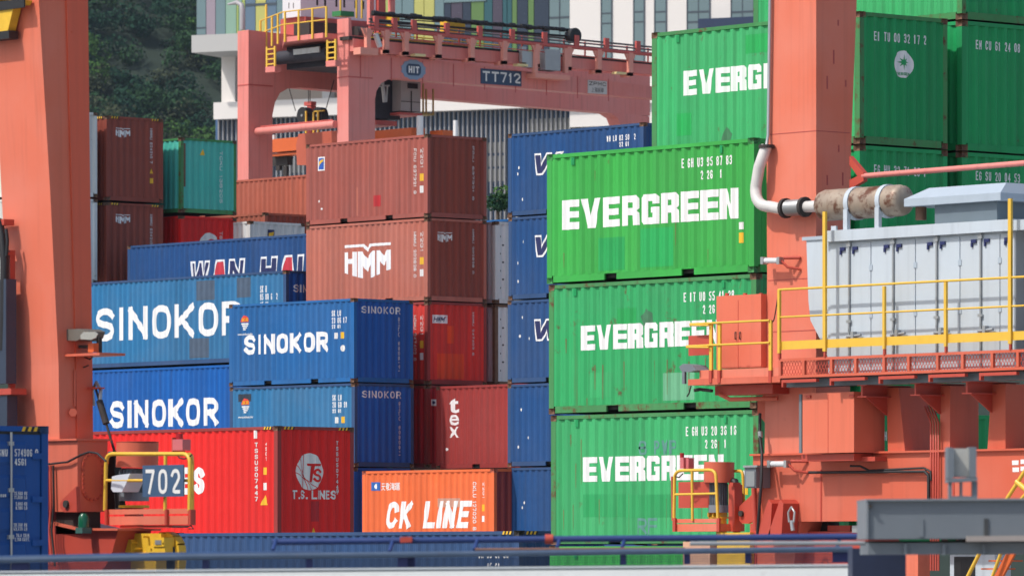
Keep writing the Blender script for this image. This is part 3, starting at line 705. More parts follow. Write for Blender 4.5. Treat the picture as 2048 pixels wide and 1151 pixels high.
# long navy box behind them
x_, y_ = cpt(247, 193.8)
c = Container((x_ + L40, Ly + ROW), 13.06, L40, STD, B_NAVY, 'long navy container with outlined red and white letters behind the blue ones', 'navy containers', framem=B_SLATE, castm=RUSTY)
Ax = c.root.location.x - L40 / 2
def wan_hai(c, s0, z0, h):
    L = {'W': WH[0], 'A': [(0, 0), (3, 0), (3.6, 2.4), (5.6, 2.4), (6, 0), (9, 0), (7.4, 10), (3.4, 10)], 'N': [(0, 0), (2.6, 0), (3.4, 5), (6.4, 0), (9, 0), (10, 10), (7.4, 10), (6.6, 5.2), (4, 10), (1, 10)],
         'H': [(0, 0), (3, 0), (3.3, 3.6), (6, 3.6), (5.7, 0), (8.7, 0), (10, 10), (7, 10), (6.5, 6.4), (3.8, 6.4), (4.1, 10), (1.2, 10)], 'I': [(0, 0), (3, 0), (4.2, 10), (1.2, 10)]}
    wd = {'W': 1.5, 'A': 1.25, 'N': 1.35, 'H': 1.5, 'I': 0.62, ' ': 1.0}; x = s0
    for ch in 'WAN HAI':
        w = wd[ch] * h / 1.2
        if ch != ' ':
            m = outline_mesh([L[ch]])
            c.decal(fit(m, x, z0, x + w * .92, z0 + h), REDL if ch == 'A' else NAVY)
            xs = [p[0] for p in L[ch]]; k_ = [(x + (p[0] - min(xs)) / (max(xs) - min(xs)) * w * .92, z0 + p[1] / 10 * h) for p in L[ch]] + ['c']
            c.decal(strip(k_, .07, 0), WHITE, eps=.009)
        x += w
wan_hai(c, 3.55, 1.02, 0.86)
# brown, white, teal and red boxes at far left
Bx, By = cpt(213, 194.6)
t1 = 17.55
for top, lab in ((t1, 'dark red brown container with small white logo, top left beside the orange crane leg'), (t1 - HC - 0.06, 'dark red brown container with small white logo, second from the top at far left')):
    c = Container((Bx, By), top, L40, HC, BR_DARK, lab, GRP_B, endm=BR_DARK)
    c.decal(fit(HMML, 0.40, 2.18, 1.02, 2.50), GLYPH, 'end', 'logo'); end_code(c, 'HMMU 624210 7', 1.35, 2.55, 1.9); c.hazard()
    c.decal(([(1.88, 1.0), (2.02, 1.0), (1.96, 1.18)], [(0, 1, 2)]), YEL, 'end', 'sticker'); c.decal(rect(1.88, 0.66, 2.02, 0.84), YEL, 'end', 'sticker')
wy = By - ROW; wx = Bx + 0.02
for top, lab in ((t1 + 0.08, 'off white container end, upper sliver beside the orange crane leg'), (t1 - HC + 0.02, 'off white container end, lower sliver beside the orange crane leg')):
    c = Container((wx, wy), top, L40, HC, W_GREY, lab, 'grey containers')
Tx, Ty = cpt(362, 196.6)
c = Container((Tx, Ty), 16.95, L20, STD, T_TEAL, 'teal green container with rusty streaked end', 'teal containers', framem=G_POST)
c.decal(([(0.86, 2.02), (1.06, 2.02), (0.96, 2.24)], [(0, 1, 2)]), YEL, 'end', 'sticker'); end_code(c, 'TCKU 138205', 0.4, 2.2, 1.72)
c.decal(rect(0.05, 0.9, 0.22, 2.4), RUSTY, 'end', 'rust_patch', 0.003)
c = Container((Tx, Ty), 16.95 - STD - 0.1, L20, STD, R_TS, 'red container with part of a round white logo under the teal one', 'red containers', endm=R_TS)
c.decal(disc(1.25, 1.62, 0.42, 0.42), GLYPH, 'end', 'logo'); c.decal(disc(1.36, 1.55, 0.28, 0.28), R_TS, 'end', 'logo', .009); end_code(c, 'TSSU 204187', 0.6, 2.1, 1.72)
x_, y_ = cpt(500, 197.4)
c = Container((x_, y_), 14.12, L20, STD, W_REEF, 'dirty white container with a navy and yellow sticker on its end', 'grey containers', endm=W_CLEAN)
c.decal(rect(0.82, 1.85, 1.12, 2.32), NAVY, 'end', 'sticker'); c.decal(([(0.86, 2.02), (1.08, 2.14), (1.1, 2.26), (0.86, 2.2)], [(0, 1, 2, 3)]), YEL, 'end', 'sticker', .009)
x_, y_ = cpt(530, 200.8)
c = Container((x_, y_), 14.62, L20, STD, BR_ORNG, 'brown container just showing above the dirty white one', GRP_B, endm=BR_DARK)
x_, y_ = cpt(398, 209.0)
c = Container((x_ + L40, y_), 15.9 + 0.3, L40, STD, BR_ORNG, 'long plain orange brown container left of the far pink crane leg', GRP_B)

# bright red forty-footer and the navy box in front
Rx, Ry = cpt(555, 140.2)
c = Container((Rx, Ry), 5.63, L40, HC, R_TS, 'long bright red container with a white globe logo on its end', 'red containers', framem=R_TEX, endm=R_TS)
c.text('T.S. LINES', (5.05, 1.24, 9.2, 1.92), WHITE, weight=.24, gap=.27, heavy=1.15)
c.text('\n'.join('TSSU507447'), (11.28, 1.05, 11.36, 2.5), GLYPH, offset=0.02); c.text('\n'.join('45G1'), (11.66, 2.05, 11.74, 2.5), GLYPH, offset=0.02)
c.decal(rect(11.60, 1.70, 11.74, 1.88), YEL, name='sticker'); c.decal(rect(11.60, 1.32, 11.73, 1.5), GLYPH, name='sticker')
c.decal(([(11.5, 0.95), (11.8, 0.95), (11.66, 1.2)], [(0, 1, 2)]), YEL, name='sticker'); c.decal(rect(11.24, 2.6, 11.34, 2.8), GLYPH, name='sticker')
c.hazard()
c.decal(disc(1.04, 1.78, 0.43, 0.46, 32, 0.5, 2 * math.pi + 0.12), GLYPH, 'end', 'logo')
c.decal(outline_mesh([[(0.93, 1.98), (1.42, 1.98), (1.40, 1.92), (1.20, 1.92), (1.12, 1.52), (1.02, 1.52), (1.10, 1.92), (0.95, 1.92)]]), R_TS, 'end', 'logo', .009)
c.text('S', (1.16, 1.52, 1.42, 1.86), R_TS, 'end', offset=.03, eps=.013, name='logo')
for k in range(4):
    m = MB(); pts = [(1.04 + .43 * math.cos(a), 1.78 + .46 * math.sin(a)) for a in (2.0 + k * .4, 4.2 + k * .35)]
    (p0, q0), (p1, q1) = pts; n_ = Vector((q1 - q0, p0 - p1)).normalized() * .008
    c.decal(([(p0 - n_.x, q0 - n_.y), (p1 - n_.x, q1 - n_.y), (p1 + n_.x, q1 + n_.y), (p0 + n_.x, q0 + n_.y)], [(0, 1, 2, 3)]), R_TS, 'end', 'logo', .009)
c.text('T.S. LINES', (0.50, 1.10, 1.86, 1.32), GLYPH, 'end', weight=.2, gap=.2)
c.text('\n'.join('TSSU507447'), (1.90, 1.22, 1.97, 2.55), GLYPH, 'end', offset=0.02); c.text('0', (1.9, 1.26, 1.98, 1.36), GLYPH, 'end')
c.decal(([(1.1, 0.18), (1.24, 0.18), (1.17, 0.4)], [(0, 1, 2)]), YEL, 'end', 'sticker')
c.patch((1.1, .55, 1.35, 1.05), R_DEEP, 'end')
Nx, Ny = cpt(1038, 122.4)
c = Container((Nx, Ny), 2.95, L40, HC, B_SLATE, 'long slate blue container along the bottom behind the fence', 'navy containers', castm=DARK, endm=B_NAVY); c.hazard()
c.pairs(['WH', 'SU', '51', '36'], 38, 2.3, 2.46); c.pairs(['45', 'G1'], 39, 2.02, 2.2)
c.decal(rect(11.3, 1.75, 11.55, 1.95), YEL, name='sticker')

# blue box on a trailer at the left edge, doors towards us
Dx, Dy = cpt(-170, 84.0)
c = Container((Dx, Dy), 4.30, L40, HC, paint('door_blue', (0.012, 0.085, 0.33), rust=0.04, fade=0.15), 'dark blue container with locking bars and weight markings, at the left edge', 'blue containers', door=True, castm=B_SLATE)
DB = MATS['paint_door_blue']; xr = L40 / 2
for k, (a, b) in enumerate(((-CW / 2 + 0.14, -0.012), (0.012, CW / 2 - 0.14))):
    m = MB().box(xr - 0.07, xr - 0.03, a, b, 0.17, HC - 0.13)
    z = 0.3
    while z < HC - 0.5:
        m.prism([(xr - 0.031, z), (xr - 0.004, z + 0.05), (xr - 0.004, z + 0.26), (xr - 0.031, z + 0.31)][::-1], 'y', a + 0.14, b - 0.3) if False else m.add(
            [(xr - .03, a + .1, z), (xr - .03, b - .26, z), (xr - .03, b - .26, z + .36), (xr - .03, a + .1, z + .36),
             (xr - .004, a + .13, z + .05), (xr - .004, b - .29, z + .05), (xr - .004, b - .29, z + .31), (xr - .004, a + .13, z + .31)],
            [(4, 5, 6, 7), (0, 1, 5, 4), (1, 2, 6, 5), (2, 3, 7, 6), (3, 0, 4, 7)])
        z += 0.5
    d = m.build('door', DB, c.root)
    for yy in ([PX(21, 950, Dx)[0] - c.root.location.y] if k else (a + 0.22, b - 0.22)):
        MB().tube([(xr + 0.022, yy, 0.14), (xr + 0.022, yy, HC - 0.1)], 0.018).build('locking_bar', STEEL, d)
        for zz in (0.35, 1.2, 1.9, HC - 0.3): MB().box(xr - 0.028, xr + 0.03, yy - 0.045, yy + 0.045, zz, zz + 0.06).build('bracket', STEEL, d)
    if k:
        for zz in (0.45, 1.1, 1.75, 2.4): MB().box(xr - 0.028, xr + 0.012, b - 0.16, b + 0.02, zz, zz + 0.09).build('hinge', DB, d)
MB().box(xr - .075, xr - .02, -CW / 2 + .13, CW / 2 - .13, HC - .128, HC - .09).build('door_gasket', BLK, c.root)
def door_text(body, u0, v0, u1, v1):
    y0, zt = PX(u0, v0, Dx); y1, zb = PX(u1, v1, Dx); off = c.root.location
    m = block(body.upper(), y0 - off.y, zb - off.z, y1 - off.y, zt - off.z, .22, gap=.34)
    me = bpy.data.meshes.new('lettering'); me.from_pydata([(xr + 0.004 + (p[2] if len(p) > 2 else 0), p[0], p[1]) for p in m[0]], [], m[1]); me.materials.append(GLYPH)
    link('lettering', me, c.root)
for t_ in (('SNU', -4, 897, 15, 912), ('574906', 29, 897, 64, 912), ('0', 70, 897, 76, 912), ('45G1', 29, 916, 52, 930), ('GROSS', -8, 987, 12, 993), ('32,500 kg', 28, 982, 54, 989), ('71,650 lb', 28, 990, 54, 997), ('3,800 kg', 31, 1003, 54, 1010), ('8,380 lb', 31, 1011, 54, 1018), ('28,700 kg', 27, 1045, 54, 1052), ('63,270 lb', 27, 1053, 54, 1060), ('76.4 cu.m.', 32, 1066, 59, 1073), ('2,700 cu.ft.', 29, 1074, 59, 1081)): door_text(*t_)
c.hazard(('end',))

# ------------------------------------------------------------------ ground
g = MB(); g.box(-2600, 900, -300, 3200, -0.6, 0.0)
tag(g.build('ground', mat('yard_concrete', (0.26, 0.255, 0.24), rough=0.85, noise=0.18, nscale=0.3)), kind='structure')

# ------------------------------------------------------------------ right yard crane
def bp(m, u0, v0, u1, v1, y, dy):    # box whose front face covers the pixels (heights read at its left edge)
    xa, zt = PY(u0, v0, y); _, zb = PY(u0, v1, y); xb, _ = PY(u1, v0, y)
    return m.box(xa, xb, y, y + dy, zb, zt)
def pp(m, pts, y, dy):
    return m.prism([PY(u, v, y) for u, v in pts], 'y', y, y + dy)
def p3(u, v, y): x, z = PY(u, v, y); return (x, y, z)
def arc(p0, p1, p2, n=6):            # rounded corner between three points
    a, b, c_ = Vector(p0), Vector(p1), Vector(p2)
    return [tuple(a * (1 - t) ** 2 + b * 2 * t * (1 - t) + c_ * t * t) for t in [i / n for i in range(n + 1)]]

ys = Ey - 3.2
xl0, zs1 = PY(1506, 911, ys); zs0 = PY(1600, 1042, ys)[1]; xl1 = PY(2048, 900, ys)[0] + 4.0
CR = empty('gantry_crane', (PY(1580, 1000, ys)[0], ys + 0.4, 0), 'salmon pink yard crane with white engine house, at the right side', 'gantry crane', 'salmon yard crane legs')
q = Local(CR)
m = MB(); m.box(xl0, xl1, ys, ys + 0.78, zs0, zs1)
sill = q.part(m, 'sill_beam', CRANE)
m = MB(); m.box(xl0 - .02, xl1, ys - 0.07, ys + 0.85, zs1, zs1 + 0.035); q.part(m, 'top_flange', CRANE, None)
m = MB()
for u in (1640, 1905): bp(m, u, 938, u + 3, 1040, ys - .012, .012)
q.part(m, 'weld_seam', CRANER)
# leg: tapering box that leans slightly
xR = PY(1632, 500, ys)[0]
lv = []
for v, ul, ur in ((912, 1529, 1700), (784, 1530, 1700), (560, 1534, 1700), (300, 1533, 1702), (0, 1540, 1713), (-120, 1543, 1718)):
    z = PY(1632, v, ys)[1]; x0 = PY(ul, v, ys)[0]; y1 = PX(ur, v, xR)[0]
    lv.append((x0, xR, ys + .003, y1, z + (.036 if v == 912 else 0)))
q.part(MB().loft(lv), 'leg', CRANEP)
m = MB(); pp(m, [(1531, 784), (1515, 803), (1515, 826), (1531, 846)], ys + .1, .25); q.part(m, 'lifting_ear', CRANE)
SCR = mat('scratch_red', (0.42, 0.07, 0.06), rough=.6)
m = MB()
for u, v, h in ((1675, 40, 12), (1666, 100, 28), (1653, 152, 26), (1690, 160, 14), (1676, 290, 14), (1653, 350, 20), (1684, 345, 26)):
    y0, z0 = PX(u, v, xR); y1, z1 = PX(u + 3, v + h, xR); m.box(xR, xR + .003, y0, y0 + .035, z1, z0)
q.part(m, 'paint_scratch', SCR)
m = MB()
for v in (262, 556, 660):
    z = PY(1632, v, ys)[1]; x0 = PY(1536, v, ys)[0]; m.box(x0, xR - .002, ys - .002, ys + .002, z, z + .012); m.box(xR - .001, xR + .003, ys + .004, PX(1699, v, xR)[0], z, z + .012)
q.part(m, 'weld_seam', SCR)
# gussets and the saddle below the beam
m = MB(); pp(m, [(1508, 1040), (1604, 1040), (1592, 1085), (1588, 1128), (1512, 1128)], ys + .02, .7); q.part(m, 'saddle', CRANE)
for u in (1536, 1559):
    m = MB(); x0, z0 = PY(u, 1068, ys); x1, z1 = PY(u + 26, 998, ys)
    m.prism([PY(u - 2, 1072, ys - .12), PY(u + 23, 998, ys - .12), PY(u + 30, 1006, ys - .12), PY(u + 26, 1072, ys - .12)], 'y', ys - .40, ys - .001)
    q.part(m, 'gusset', CRANER)
def shackle(parent, q, u, v, y, s):
    m = MB(); c0 = Vector(p3(u, v, y)); m.tube([c0 + Vector((-.05 * s, 0, -.1 * s)), c0 + Vector((-.07 * s, 0, .05 * s)), c0 + Vector((0, 0, .13 * s)), c0 + Vector((.07 * s, 0, .05 * s)), c0 + Vector((.05 * s, 0, -.1 * s))], .018 * s)
    return q.part(m, 'shackle', STEEL, parent)
shackle(None, q, 1583, 1030, ys - .45, 1.2)
m = MB(); m.tube([p3(1583, 1040, ys - .45), p3(1586, 1060, ys - .45)], .04); q.part(m, 'turnbuckle', STEEL)
m = MB(); pp(m, [(1507, 985), (1507, 1040), (1496, 1046), (1484, 1046), (1475, 1036), (1474, 1020), (1480, 1010)], ys + .25, .06)
lug = q.part(m, 'lug', CRANER)
m = MB(); x, z = PY(1484, 1026, ys + .25); m.tube([(x, ys + .20, z), (x, ys + .249, z)], .055, 14); q.part(m, 'pin', DARK, lug)
# grey junction box
m = MB(); bp(m, 1489, 934, 1512, 975, ys - .38, .36); jb = q.part(m, 'junction_box', GREYB)
m = MB(); bp(m, 1492, 942, 1509, 972, ys - .40, .018); q.part(m, 'door', mat('box_door_grey', (.23, .25, .26)), jb)
m = MB(); bp(m, 1486, 930, 1514, 934, ys - .42, .44); q.part(m, 'lid', STEEL, jb)
m = MB(); m.tube([p3(1508, 975, ys - .1), p3(1509, 1012, ys - .1), p3(1511, 1060, ys - .1)], .05); q.part(m, 'conduit', CRANER)
m = MB(); m.tube([p3(1520, 826, ys - .15), p3(1519, 865, ys - .2), p3(1524, 905, ys - .3), p3(1523, 960, ys - .45), p3(1519, 1010, ys - .45), p3(1515, 1066, ys - .4)], .028); q.part(m, 'cable', BLK)
m = MB(); m.tube([p3(1520, 862, ys - .2), p3(1521, 874, ys - .2)], .045); q.part(m, 'cable_joint', STEEL)
# fluorescent fittings
def fitting(u0, v0, u1, v1):
    y = ys - .22; m = MB(); a, b = Vector(p3(u0, v0, y)), Vector(p3(u1, v0, y))
    m.tube([a, b], .055, 10); f = q.part(m, 'tube_lamp', mat('lamp_glass', (.62, .64, .66), rough=.25))
    for k in (0.04, .96):
        c_ = a.lerp(b, k); m = MB(); m.box(c_.x - .035, c_.x + .035, y - .065, y + .065, c_.z - .065, c_.z + .065); q.part(m, 'end_cap', STEEL, f)
    m = MB(); m.tube([b, b + Vector((.12, .05, -.12)), b + Vector((.3, .2, -.16))], .025); m.tube([b + Vector((.05, .02, .05)), b + Vector((.3, .2, .05))], .03); q.part(m, 'bracket', CRANER, f)
fitting(1527, 521, 1562, 521); fitting(1540, 927, 1576, 927)
# big pink cabinet on the beam
yb = ys - .58
m = MB(); bp(m, 1605, 786, 1708, 906, yb, .77); cab = q.part(m, 'cabinet', CRANEP)
m = MB(); bp(m, 1603, 908, 1708, 922, yb + .1, .46); q.part(m, 'bracket', CRANER, cab)
m = MB(); bp(m, 1598, 788, 1603, 905, yb + .02, .1); q.part(m, 'cable_duct', GREYB, cab)
m = MB()
for u, v in ((1611, 790), (1698, 788)): bp(m, u, v, u + 9, v + 5, yb - .03, .03)
q.part(m, 'latch', CRANER, cab)
m = MB(); bp(m, 1655.5, 788, 1656.3, 905, yb - .004, .004); q.part(m, 'door_seam', CRANER, cab)
# engine house platform
yr = ys - 0.80; yp = yr + 0.26
xa = PY(1557, 700, yr)[0]; xb = PY(2048, 700, yr)[0] + 3
zT = PY(1557, 717, yr)[1]; zB = PY(1557, 756, yr)[1]
m = MB(); m.box(xa, xb, yr + .06, ys - .1, zB - .02, zB + .04); q.part(m, 'platform_deck', mat('deck_dark', (.05, .05, .055), rough=.8))
m = MB(); m.box(xa, xb, yr + .2, ys - .2, zB - .16, zB - .021); q.part(m, 'floor_beam', GREYB)
m = MB(); m.box(xa, xb, yr, yr + .06, zT - .05, zT); m.box(xa, xb, yr, yr + .06, zB, zB + .05)
x = xa; k = 0
while x < xb:
    m.box(x, x + .06, yr - .004, yr + .056, zB + .05, zT - .05); x += .72 if k % 2 else .62; k += 1
mesh_f = q.part(m, 'skirt_frame', CRANE)
m = MB(); x = xa
hgt = zT - zB - .1
while x < xb:
    for s in (1, -1):
        a = (x, zB + .05) if s > 0 else (x + .14, zB + .05); b = (a[0] + s * .14, zT - .05)
        n_ = .0065; m.prism([(a[0] - n_, a[1]), (a[0] + n_, a[1]), (b[0] + n_, b[1]), (b[0] - n_, b[1])], 'y', yr + .03 + (0 if s > 0 else .005), yr + .034 + (0 if s > 0 else .005))
    x += .075
q.part(m, 'expanded_mesh', CRANER, mesh_f)
m = MB(); m.box(xa, xb, yr + .065, yr + .075, zB - .20, zB - .03)
m2 = MB(); x = xa
while x < xb:
    m2.box(x + .1, x + 1.0, yr - .02, yr + .06, zB - .085, zB - .03); m2.box(x + .1, x + .14, yr - .02, yr + .06, zB - .16, zB - .085); x += 1.25
q.part(m2, 'stirrup', CRANER)
# yellow guard rail
zr = [PY(1560, v, yr)[1] for v in (579, 634, 682, 699)]
rail = None
m = MB(); m.tube([(xa, yr, zr[0]), (xb, yr, zr[0])], .022); rail = q.part(m, 'guard_rail', RAILY)
m = MB(); m.tube([(xa, yr, zr[1]), (xb, yr, zr[1])], .018); q.part(m, 'mid_rail', RAILY, rail)
m = MB(); m.box(xa, xb, yr + .02, yr + .03, zr[3], zr[2]); q.part(m, 'toe_board', RAILY, rail)
for u, vt in ((1559, 579), (1650, 423), (1769, 572), (1892, 564), (2021, 397)):
    xq, zt = PY(u, vt, yr); w_ = .036 if vt < 500 else .028
    m = MB(); m.box(xq - w_, xq + w_, yr - .03, yr + .02, zT + .1, zt); q.part(m, 'post', RAILY, rail)
    m = MB(); m.box(xq - .02, xq + .02, yr - .02, yr + .03, zT, zT + .1); q.part(m, 'post_foot', CRANER, rail)
# engine house
xd = [PY(u, 600, yp)[0] for u in (1655, 1660, 1700, 1742, 1788, 1831, 1875, 1920, 1963, 2000, 2030)]
zd1 = PY(1660, 484, yp)[1]; zd0 = zB + .05; dep = 1.25
m = MB(); m.box(xd[0], xd[-1], yp + .02, yp + dep, zd0, zd1)
house = q.part(m, 'engine_house', PPW)
for i in range(1, len(xd) - 1):
    m = MB(); m.box(xd[i] + .012, xd[i + 1] - .012, yp, yp + .019, zd0 + .05, zd1 - .04); q.part(m, 'door', PPW, house)
    m = MB(); hx = xd[i + 1] - .16 if i % 2 else xd[i] + .16
    m.box(hx - .07, hx + .05, yp - .035, yp - .001, zd1 - .17, zd1 - .11); m.box(hx - .08, hx - .04, yp - .03, yp - .001, zd1 - .24, zd1 - .17); q.part(m, 'handle', NAVY, house)
for i in (2, 4, 6, 8):
    m = MB(); m.tube([(xd[i], yp - .025, zd0), (xd[i], yp - .025, zd1)], .02); q.part(m, 'locking_bar', STEEL, house)
    m = MB(); zq = zd1 - 1.72
    m.tube([(xd[i] - .03, yp - .05, zq), (xd[i] + .34, yp - .06, zq + .02)], .028); m.box(xd[i] + .1, xd[i] + .17, yp - .09, yp - .001, zq - .05, zq + .09)
    m.box(xd[i] - .05, xd[i] + .05, yp - .05, yp - .001, zd1 - .1, zd1 - .04); m.box(xd[i] - .05, xd[i] + .05, yp - .05, yp - .001, zq + .25, zq + .3)
    q.part(m, 'latch', STEEL, house)
for i in (3, 5, 7, 9):
    m = MB()
    for dz in (.55, 1.4): m.box(xd[i] - .04, xd[i] + .04, yp - .012, yp - .001, zd1 - dz, zd1 - dz + .1)
    q.part(m, 'hinge', PPG, house)
m = MB(); zr1 = PY(1657, 461, yp - .1)[1]; xe = PY(2034, 440, yp - .1)[0]
m.box(xd[0] - .03, xd[-1] + .05, yp - .1, yp + dep + .1, zd1, zr1); q.part(m, 'roof_band', PPW, house)
m = MB(); m.prism([PY(u, v, yp) for u, v in ((1608, 480), (1653, 477), (1653, 720), (1642, 690), (1616, 640), (1612, 600))], 'y', yp + .06, yp + dep - .1)
q.part(m, 'air_duct', PPW, house)
m = MB(); bp(m, 1604, 474, 1654, 481, yp + .03, dep - .1); q.part(m, 'duct_cap', PPG, house)
m = MB(); xq = xd[-1]; m.box(xq + .05, xq + 4, yp + .35, yp + dep, zd0, zr1 - .1); q.part(m, 'rear_bay', GREYB, house)
m = MB()
for k in range(5): m.box(xq + .2 + k * .1, xq + .26 + k * .1, yp + .2, yp + .349, zd0 + .4 + .3 * (k % 3), zd0 + 1.6 + .2 * (k % 2))
m.tube([(xq + .1, yp + .15, zd0 + 1.5), (xq + 1.4, yp + .15, zd0 + 1.55)], .03); q.part(m, 'pipework', DARK, house)
m = MB(); m.box(xq + .06, xq + 4, yp - .1, yp + .34, zr1 - .2, zr1 - .02); q.part(m, 'rear_roof', PPW, house)
# radiator hood above the roof
yh = yp + .15
hx0 = PY(1808, 412, yh)[0]; hx1 = PY(2001, 400, yh)[0]
zh0, zh1, zh2 = PY(1808, 413, yh)[1], PY(1808, 398, yh)[1], PY(1835, 377, yh + .2)[1]
m = MB(); m.loft([(hx0, hx1, yh, yh + 1.1, zh0), (hx0, hx1, yh, yh + 1.1, zh1), (hx0 + .38, hx1 - .1, yh + .25, yh + .9, zh2)]); q.part(m, 'radiator_hood', PPG, house)
m = MB(); m.box(PY(1868, 420, yh + .1)[0], hx1 - .2, yh + .12, yh + 1.0, zr1, zh0); q.part(m, 'radiator', mat('radiator_grey', (.13, .17, .2)), house)
m = MB(); a = p3(1842, 440, yh + .3); m.tube([a, (a[0], a[1], zh0)], .1, 10); q.part(m, 'stub_pipe', RUSTY, house)
m = MB(); bp(m, 1662, 452, 1672, 462, yp + .1, .04); q.part(m, 'lifting_eye', PPW, house)
# silencer and exhaust
yx = yp + .32; zx = PY(1650, 411, yx)[1]
SIL = mat('silencer_steel', (.42, .37, .30), rough=.5, metal=.2, noise=.25, nscale=2, rust=1.25, streak=.5, fade=(.24, .14, .085), fadeamt=.7)
def on_x(u): return PY(u, 410, yx)[0]
m = MB(); m.tube([(on_x(u), yx, zx) for u in (1643, 1645, 1648, 1655, 1800, 1807, 1810, 1811)], [.16, .20, .26, .285, .285, .265, .21, .10], 24); sil = q.part(m, 'silencer', SIL)
for u in (1714, 1777):
    m = MB(); m.tube([(on_x(u - 4), yx, zx), (on_x(u + 4), yx, zx)], .305, 24); q.part(m, 'strap', PPW, sil)
    m = MB(); m.box(on_x(u - 4), on_x(u + 4), yx - .30, yx - .22, zr1, zx - .12); q.part(m, 'stand', PPW, sil)
PIPE = mat('exhaust_pipe', (.60, .59, .57), rough=.5, metal=.05, noise=.2, nscale=4, rust=.35)
yq = ys - .35
pts = [(on_x(1642), yx, zx), (on_x(1612), yx, zx), (on_x(1560), yx, zx)]
e1 = Vector(p3(1540, 413, yx)); e3 = Vector(p3(1512, 372, yq + .15)); e2 = Vector(p3(1508, 414, yx - .05))
pts += arc(e1, e2, e3, 8) + [p3(1518, 335, ys - .25), p3(1533, 292, ys - .12)]
m = MB(); m.tube(pts, .105, 16); pipe = q.part(m, 'exhaust_pipe', PIPE, sil)
m = MB(); m.tube([p3(1533, 292, ys - .12), p3(1536.5, 270, ys - .06), p3(1541, -60, ys - .06)], .032, 10); q.part(m, 'tail_pipe', STEEL, sil)
m = MB(); a = Vector(p3(1533, 293, ys - .12)); m.tube([a - Vector((0, 0, .03)), a + Vector((0, 0, .03))], .15, 12); q.part(m, 'pipe_clamp', DARK, sil)
for u in (1569, 1607, 1643):
    m = MB(); m.tube([(on_x(u), yx, zx), (on_x(u + 5), yx, zx)], .185 if u < 1640 else .2, 16); q.part(m, 'flange', DARK, sil)
m = MB(); rs = []; us = [1575 + i * .95 for i in range(34)]
m.tube([(on_x(u), yx, zx) for u in us], [.15 if i % 2 else .125 for i in range(34)], 16); q.part(m, 'bellows', STEEL, sil)
# strut towards the upper right
m = MB(); m.tube([p3(1726, 352, ys + .5), p3(2100, 322, ys + .5)], .05, 8); st = q.part(m, 'strut', FARP)
m = MB(); m.prism([PY(1702, 312, ys + .5), PY(1730, 345, ys + .5), PY(1730, 362, ys + .5), PY(1702, 378, ys + .5), PY(1702, 360, ys + .5), PY(1718, 352, ys + .5), PY(1702, 330, ys + .5)], 'y', ys + .46, ys + .56); q.part(m, 'strut_bracket', CRANER, st)
# columns carrying the platform
for ub, ut, ux in (((1776, 1810), (1773, 1797), 1), ((1880, 1900), (1880, 1900), 0), ((1975, 2011), (1983, 2011), 0)):
    yc = ys + .02
    xa_, xb_ = PY(ub[0], 905, yc)[0], PY(ub[1], 905, yc)[0]; xc_, xd_ = PY(ut[0], 790, yc)[0], PY(ut[1], 790, yc)[0]
    zt = zB - .2
    m = MB(); m.loft([(xa_, xb_, yc, yc + .72, zs1 + .036), (xc_, xd_, yc, yc + .72, zt)]); colm = q.part(m, 'column', CRANE)
    m = MB(); xm = xc_
    m.box(xm - .12, xm + .12, yr + .2, yc + .6, zt + .025, zt + .04); m.box(xm - .02, xm + .02, yr + .2, yc + .6, zt - .16, zt + .024); m.box(xm - .12, xm + .12, yr + .2, yc + .6, zt - .18, zt - .16)
    m.prism([(yr + .3, zt - .18), (yc, zt - .18), (yc, zt - .5)], 'x', xm - .02, xm + .02)
    q.part(m, 'cantilever', CRANER, colm)
# conduits and hoses on the beam
for k in range(4):
    u = 1862 + k * 5; m = MB(); m.tube([p3(u - 12, 812, ys + .3), p3(u, 845, ys - .06), p3(u, 1003, ys - .06), p3(u, 1140, ys - .06)], .02, 6); q.part(m, 'conduit', CRANER)
m = MB(); m.tube([p3(1618, 944, ys - .1), p3(1850, 942, ys - .1), p3(1857, 950, ys - .1), p3(1857, 1003, ys - .1)], .03, 6); q.part(m, 'hose', BLK)
m = MB(); m.tube([p3(1700, 931, ys - .3), p3(1720, 931, ys - .2), p3(1738, 940, ys - .08), p3(1848, 935, ys - .08), p3(1861, 942, ys - .08), p3(1862, 960, ys - .08)], .022, 6); q.part(m, 'hose', BLK)
m = MB(); bp(m, 1706, 913, 1750, 922, ys - .3, .28); q.part(m, 'shelf', CRANER)
m = MB()
for u, v in ((2024, 920), (2041, 918), (2025, 934), (2041, 932)):
    bp(m, u, v, u + 13, v + 9, ys - .004, .004)
q.part(m, 'label_plate', WHITE)
# small cabinet and its landing
yk = ys - .14
m = MB(); bp(m, 1433, 592, 1522, 737, yk, .62); sc = q.part(m, 'switch_cabinet', CRANEP)
m = MB(); bp(m, 1475.6, 600, 1476.6, 735, yk - .004, .004); q.part(m, 'door_seam', CRANER, sc)
for u in (1470, 1479):
    m = MB(); a, b = p3(u, 664, yk - .03), p3(u, 677, yk - .03); m.tube([(a[0], yk, a[2]), a, b, (b[0], yk, b[2])], .012, 6); q.part(m, 'handle', DARK, sc)
for u in (1450, 1486, 1518):
    m = MB(); bp(m, u, 586, u + 5, 593, yk + .1, .04); q.part(m, 'lifting_eye', CRANER, sc)
yk = ys - .72
m = MB(); bp(m, 1399, 740, 1560, 757, yk, .03); land = q.part(m, 'landing', CRANEP)
m = MB(); bp(m, 1376, 758, 1560, 770, yk - .03, .9); q.part(m, 'landing_floor', CRANE, land)
m = MB(); bp(m, 1430, 771, 1545, 790, yk + .3, .6); q.part(m, 'landing_beam', CRANER, land)
m = MB(); xq = PY(1399, 757, yk)[0]; m.box(xq, xq + .02, yk + .031, yk + .85, PY(1399, 757, yk)[1], PY(1399, 740, yk)[1]); q.part(m, 'side_plate', CRANEP, land)
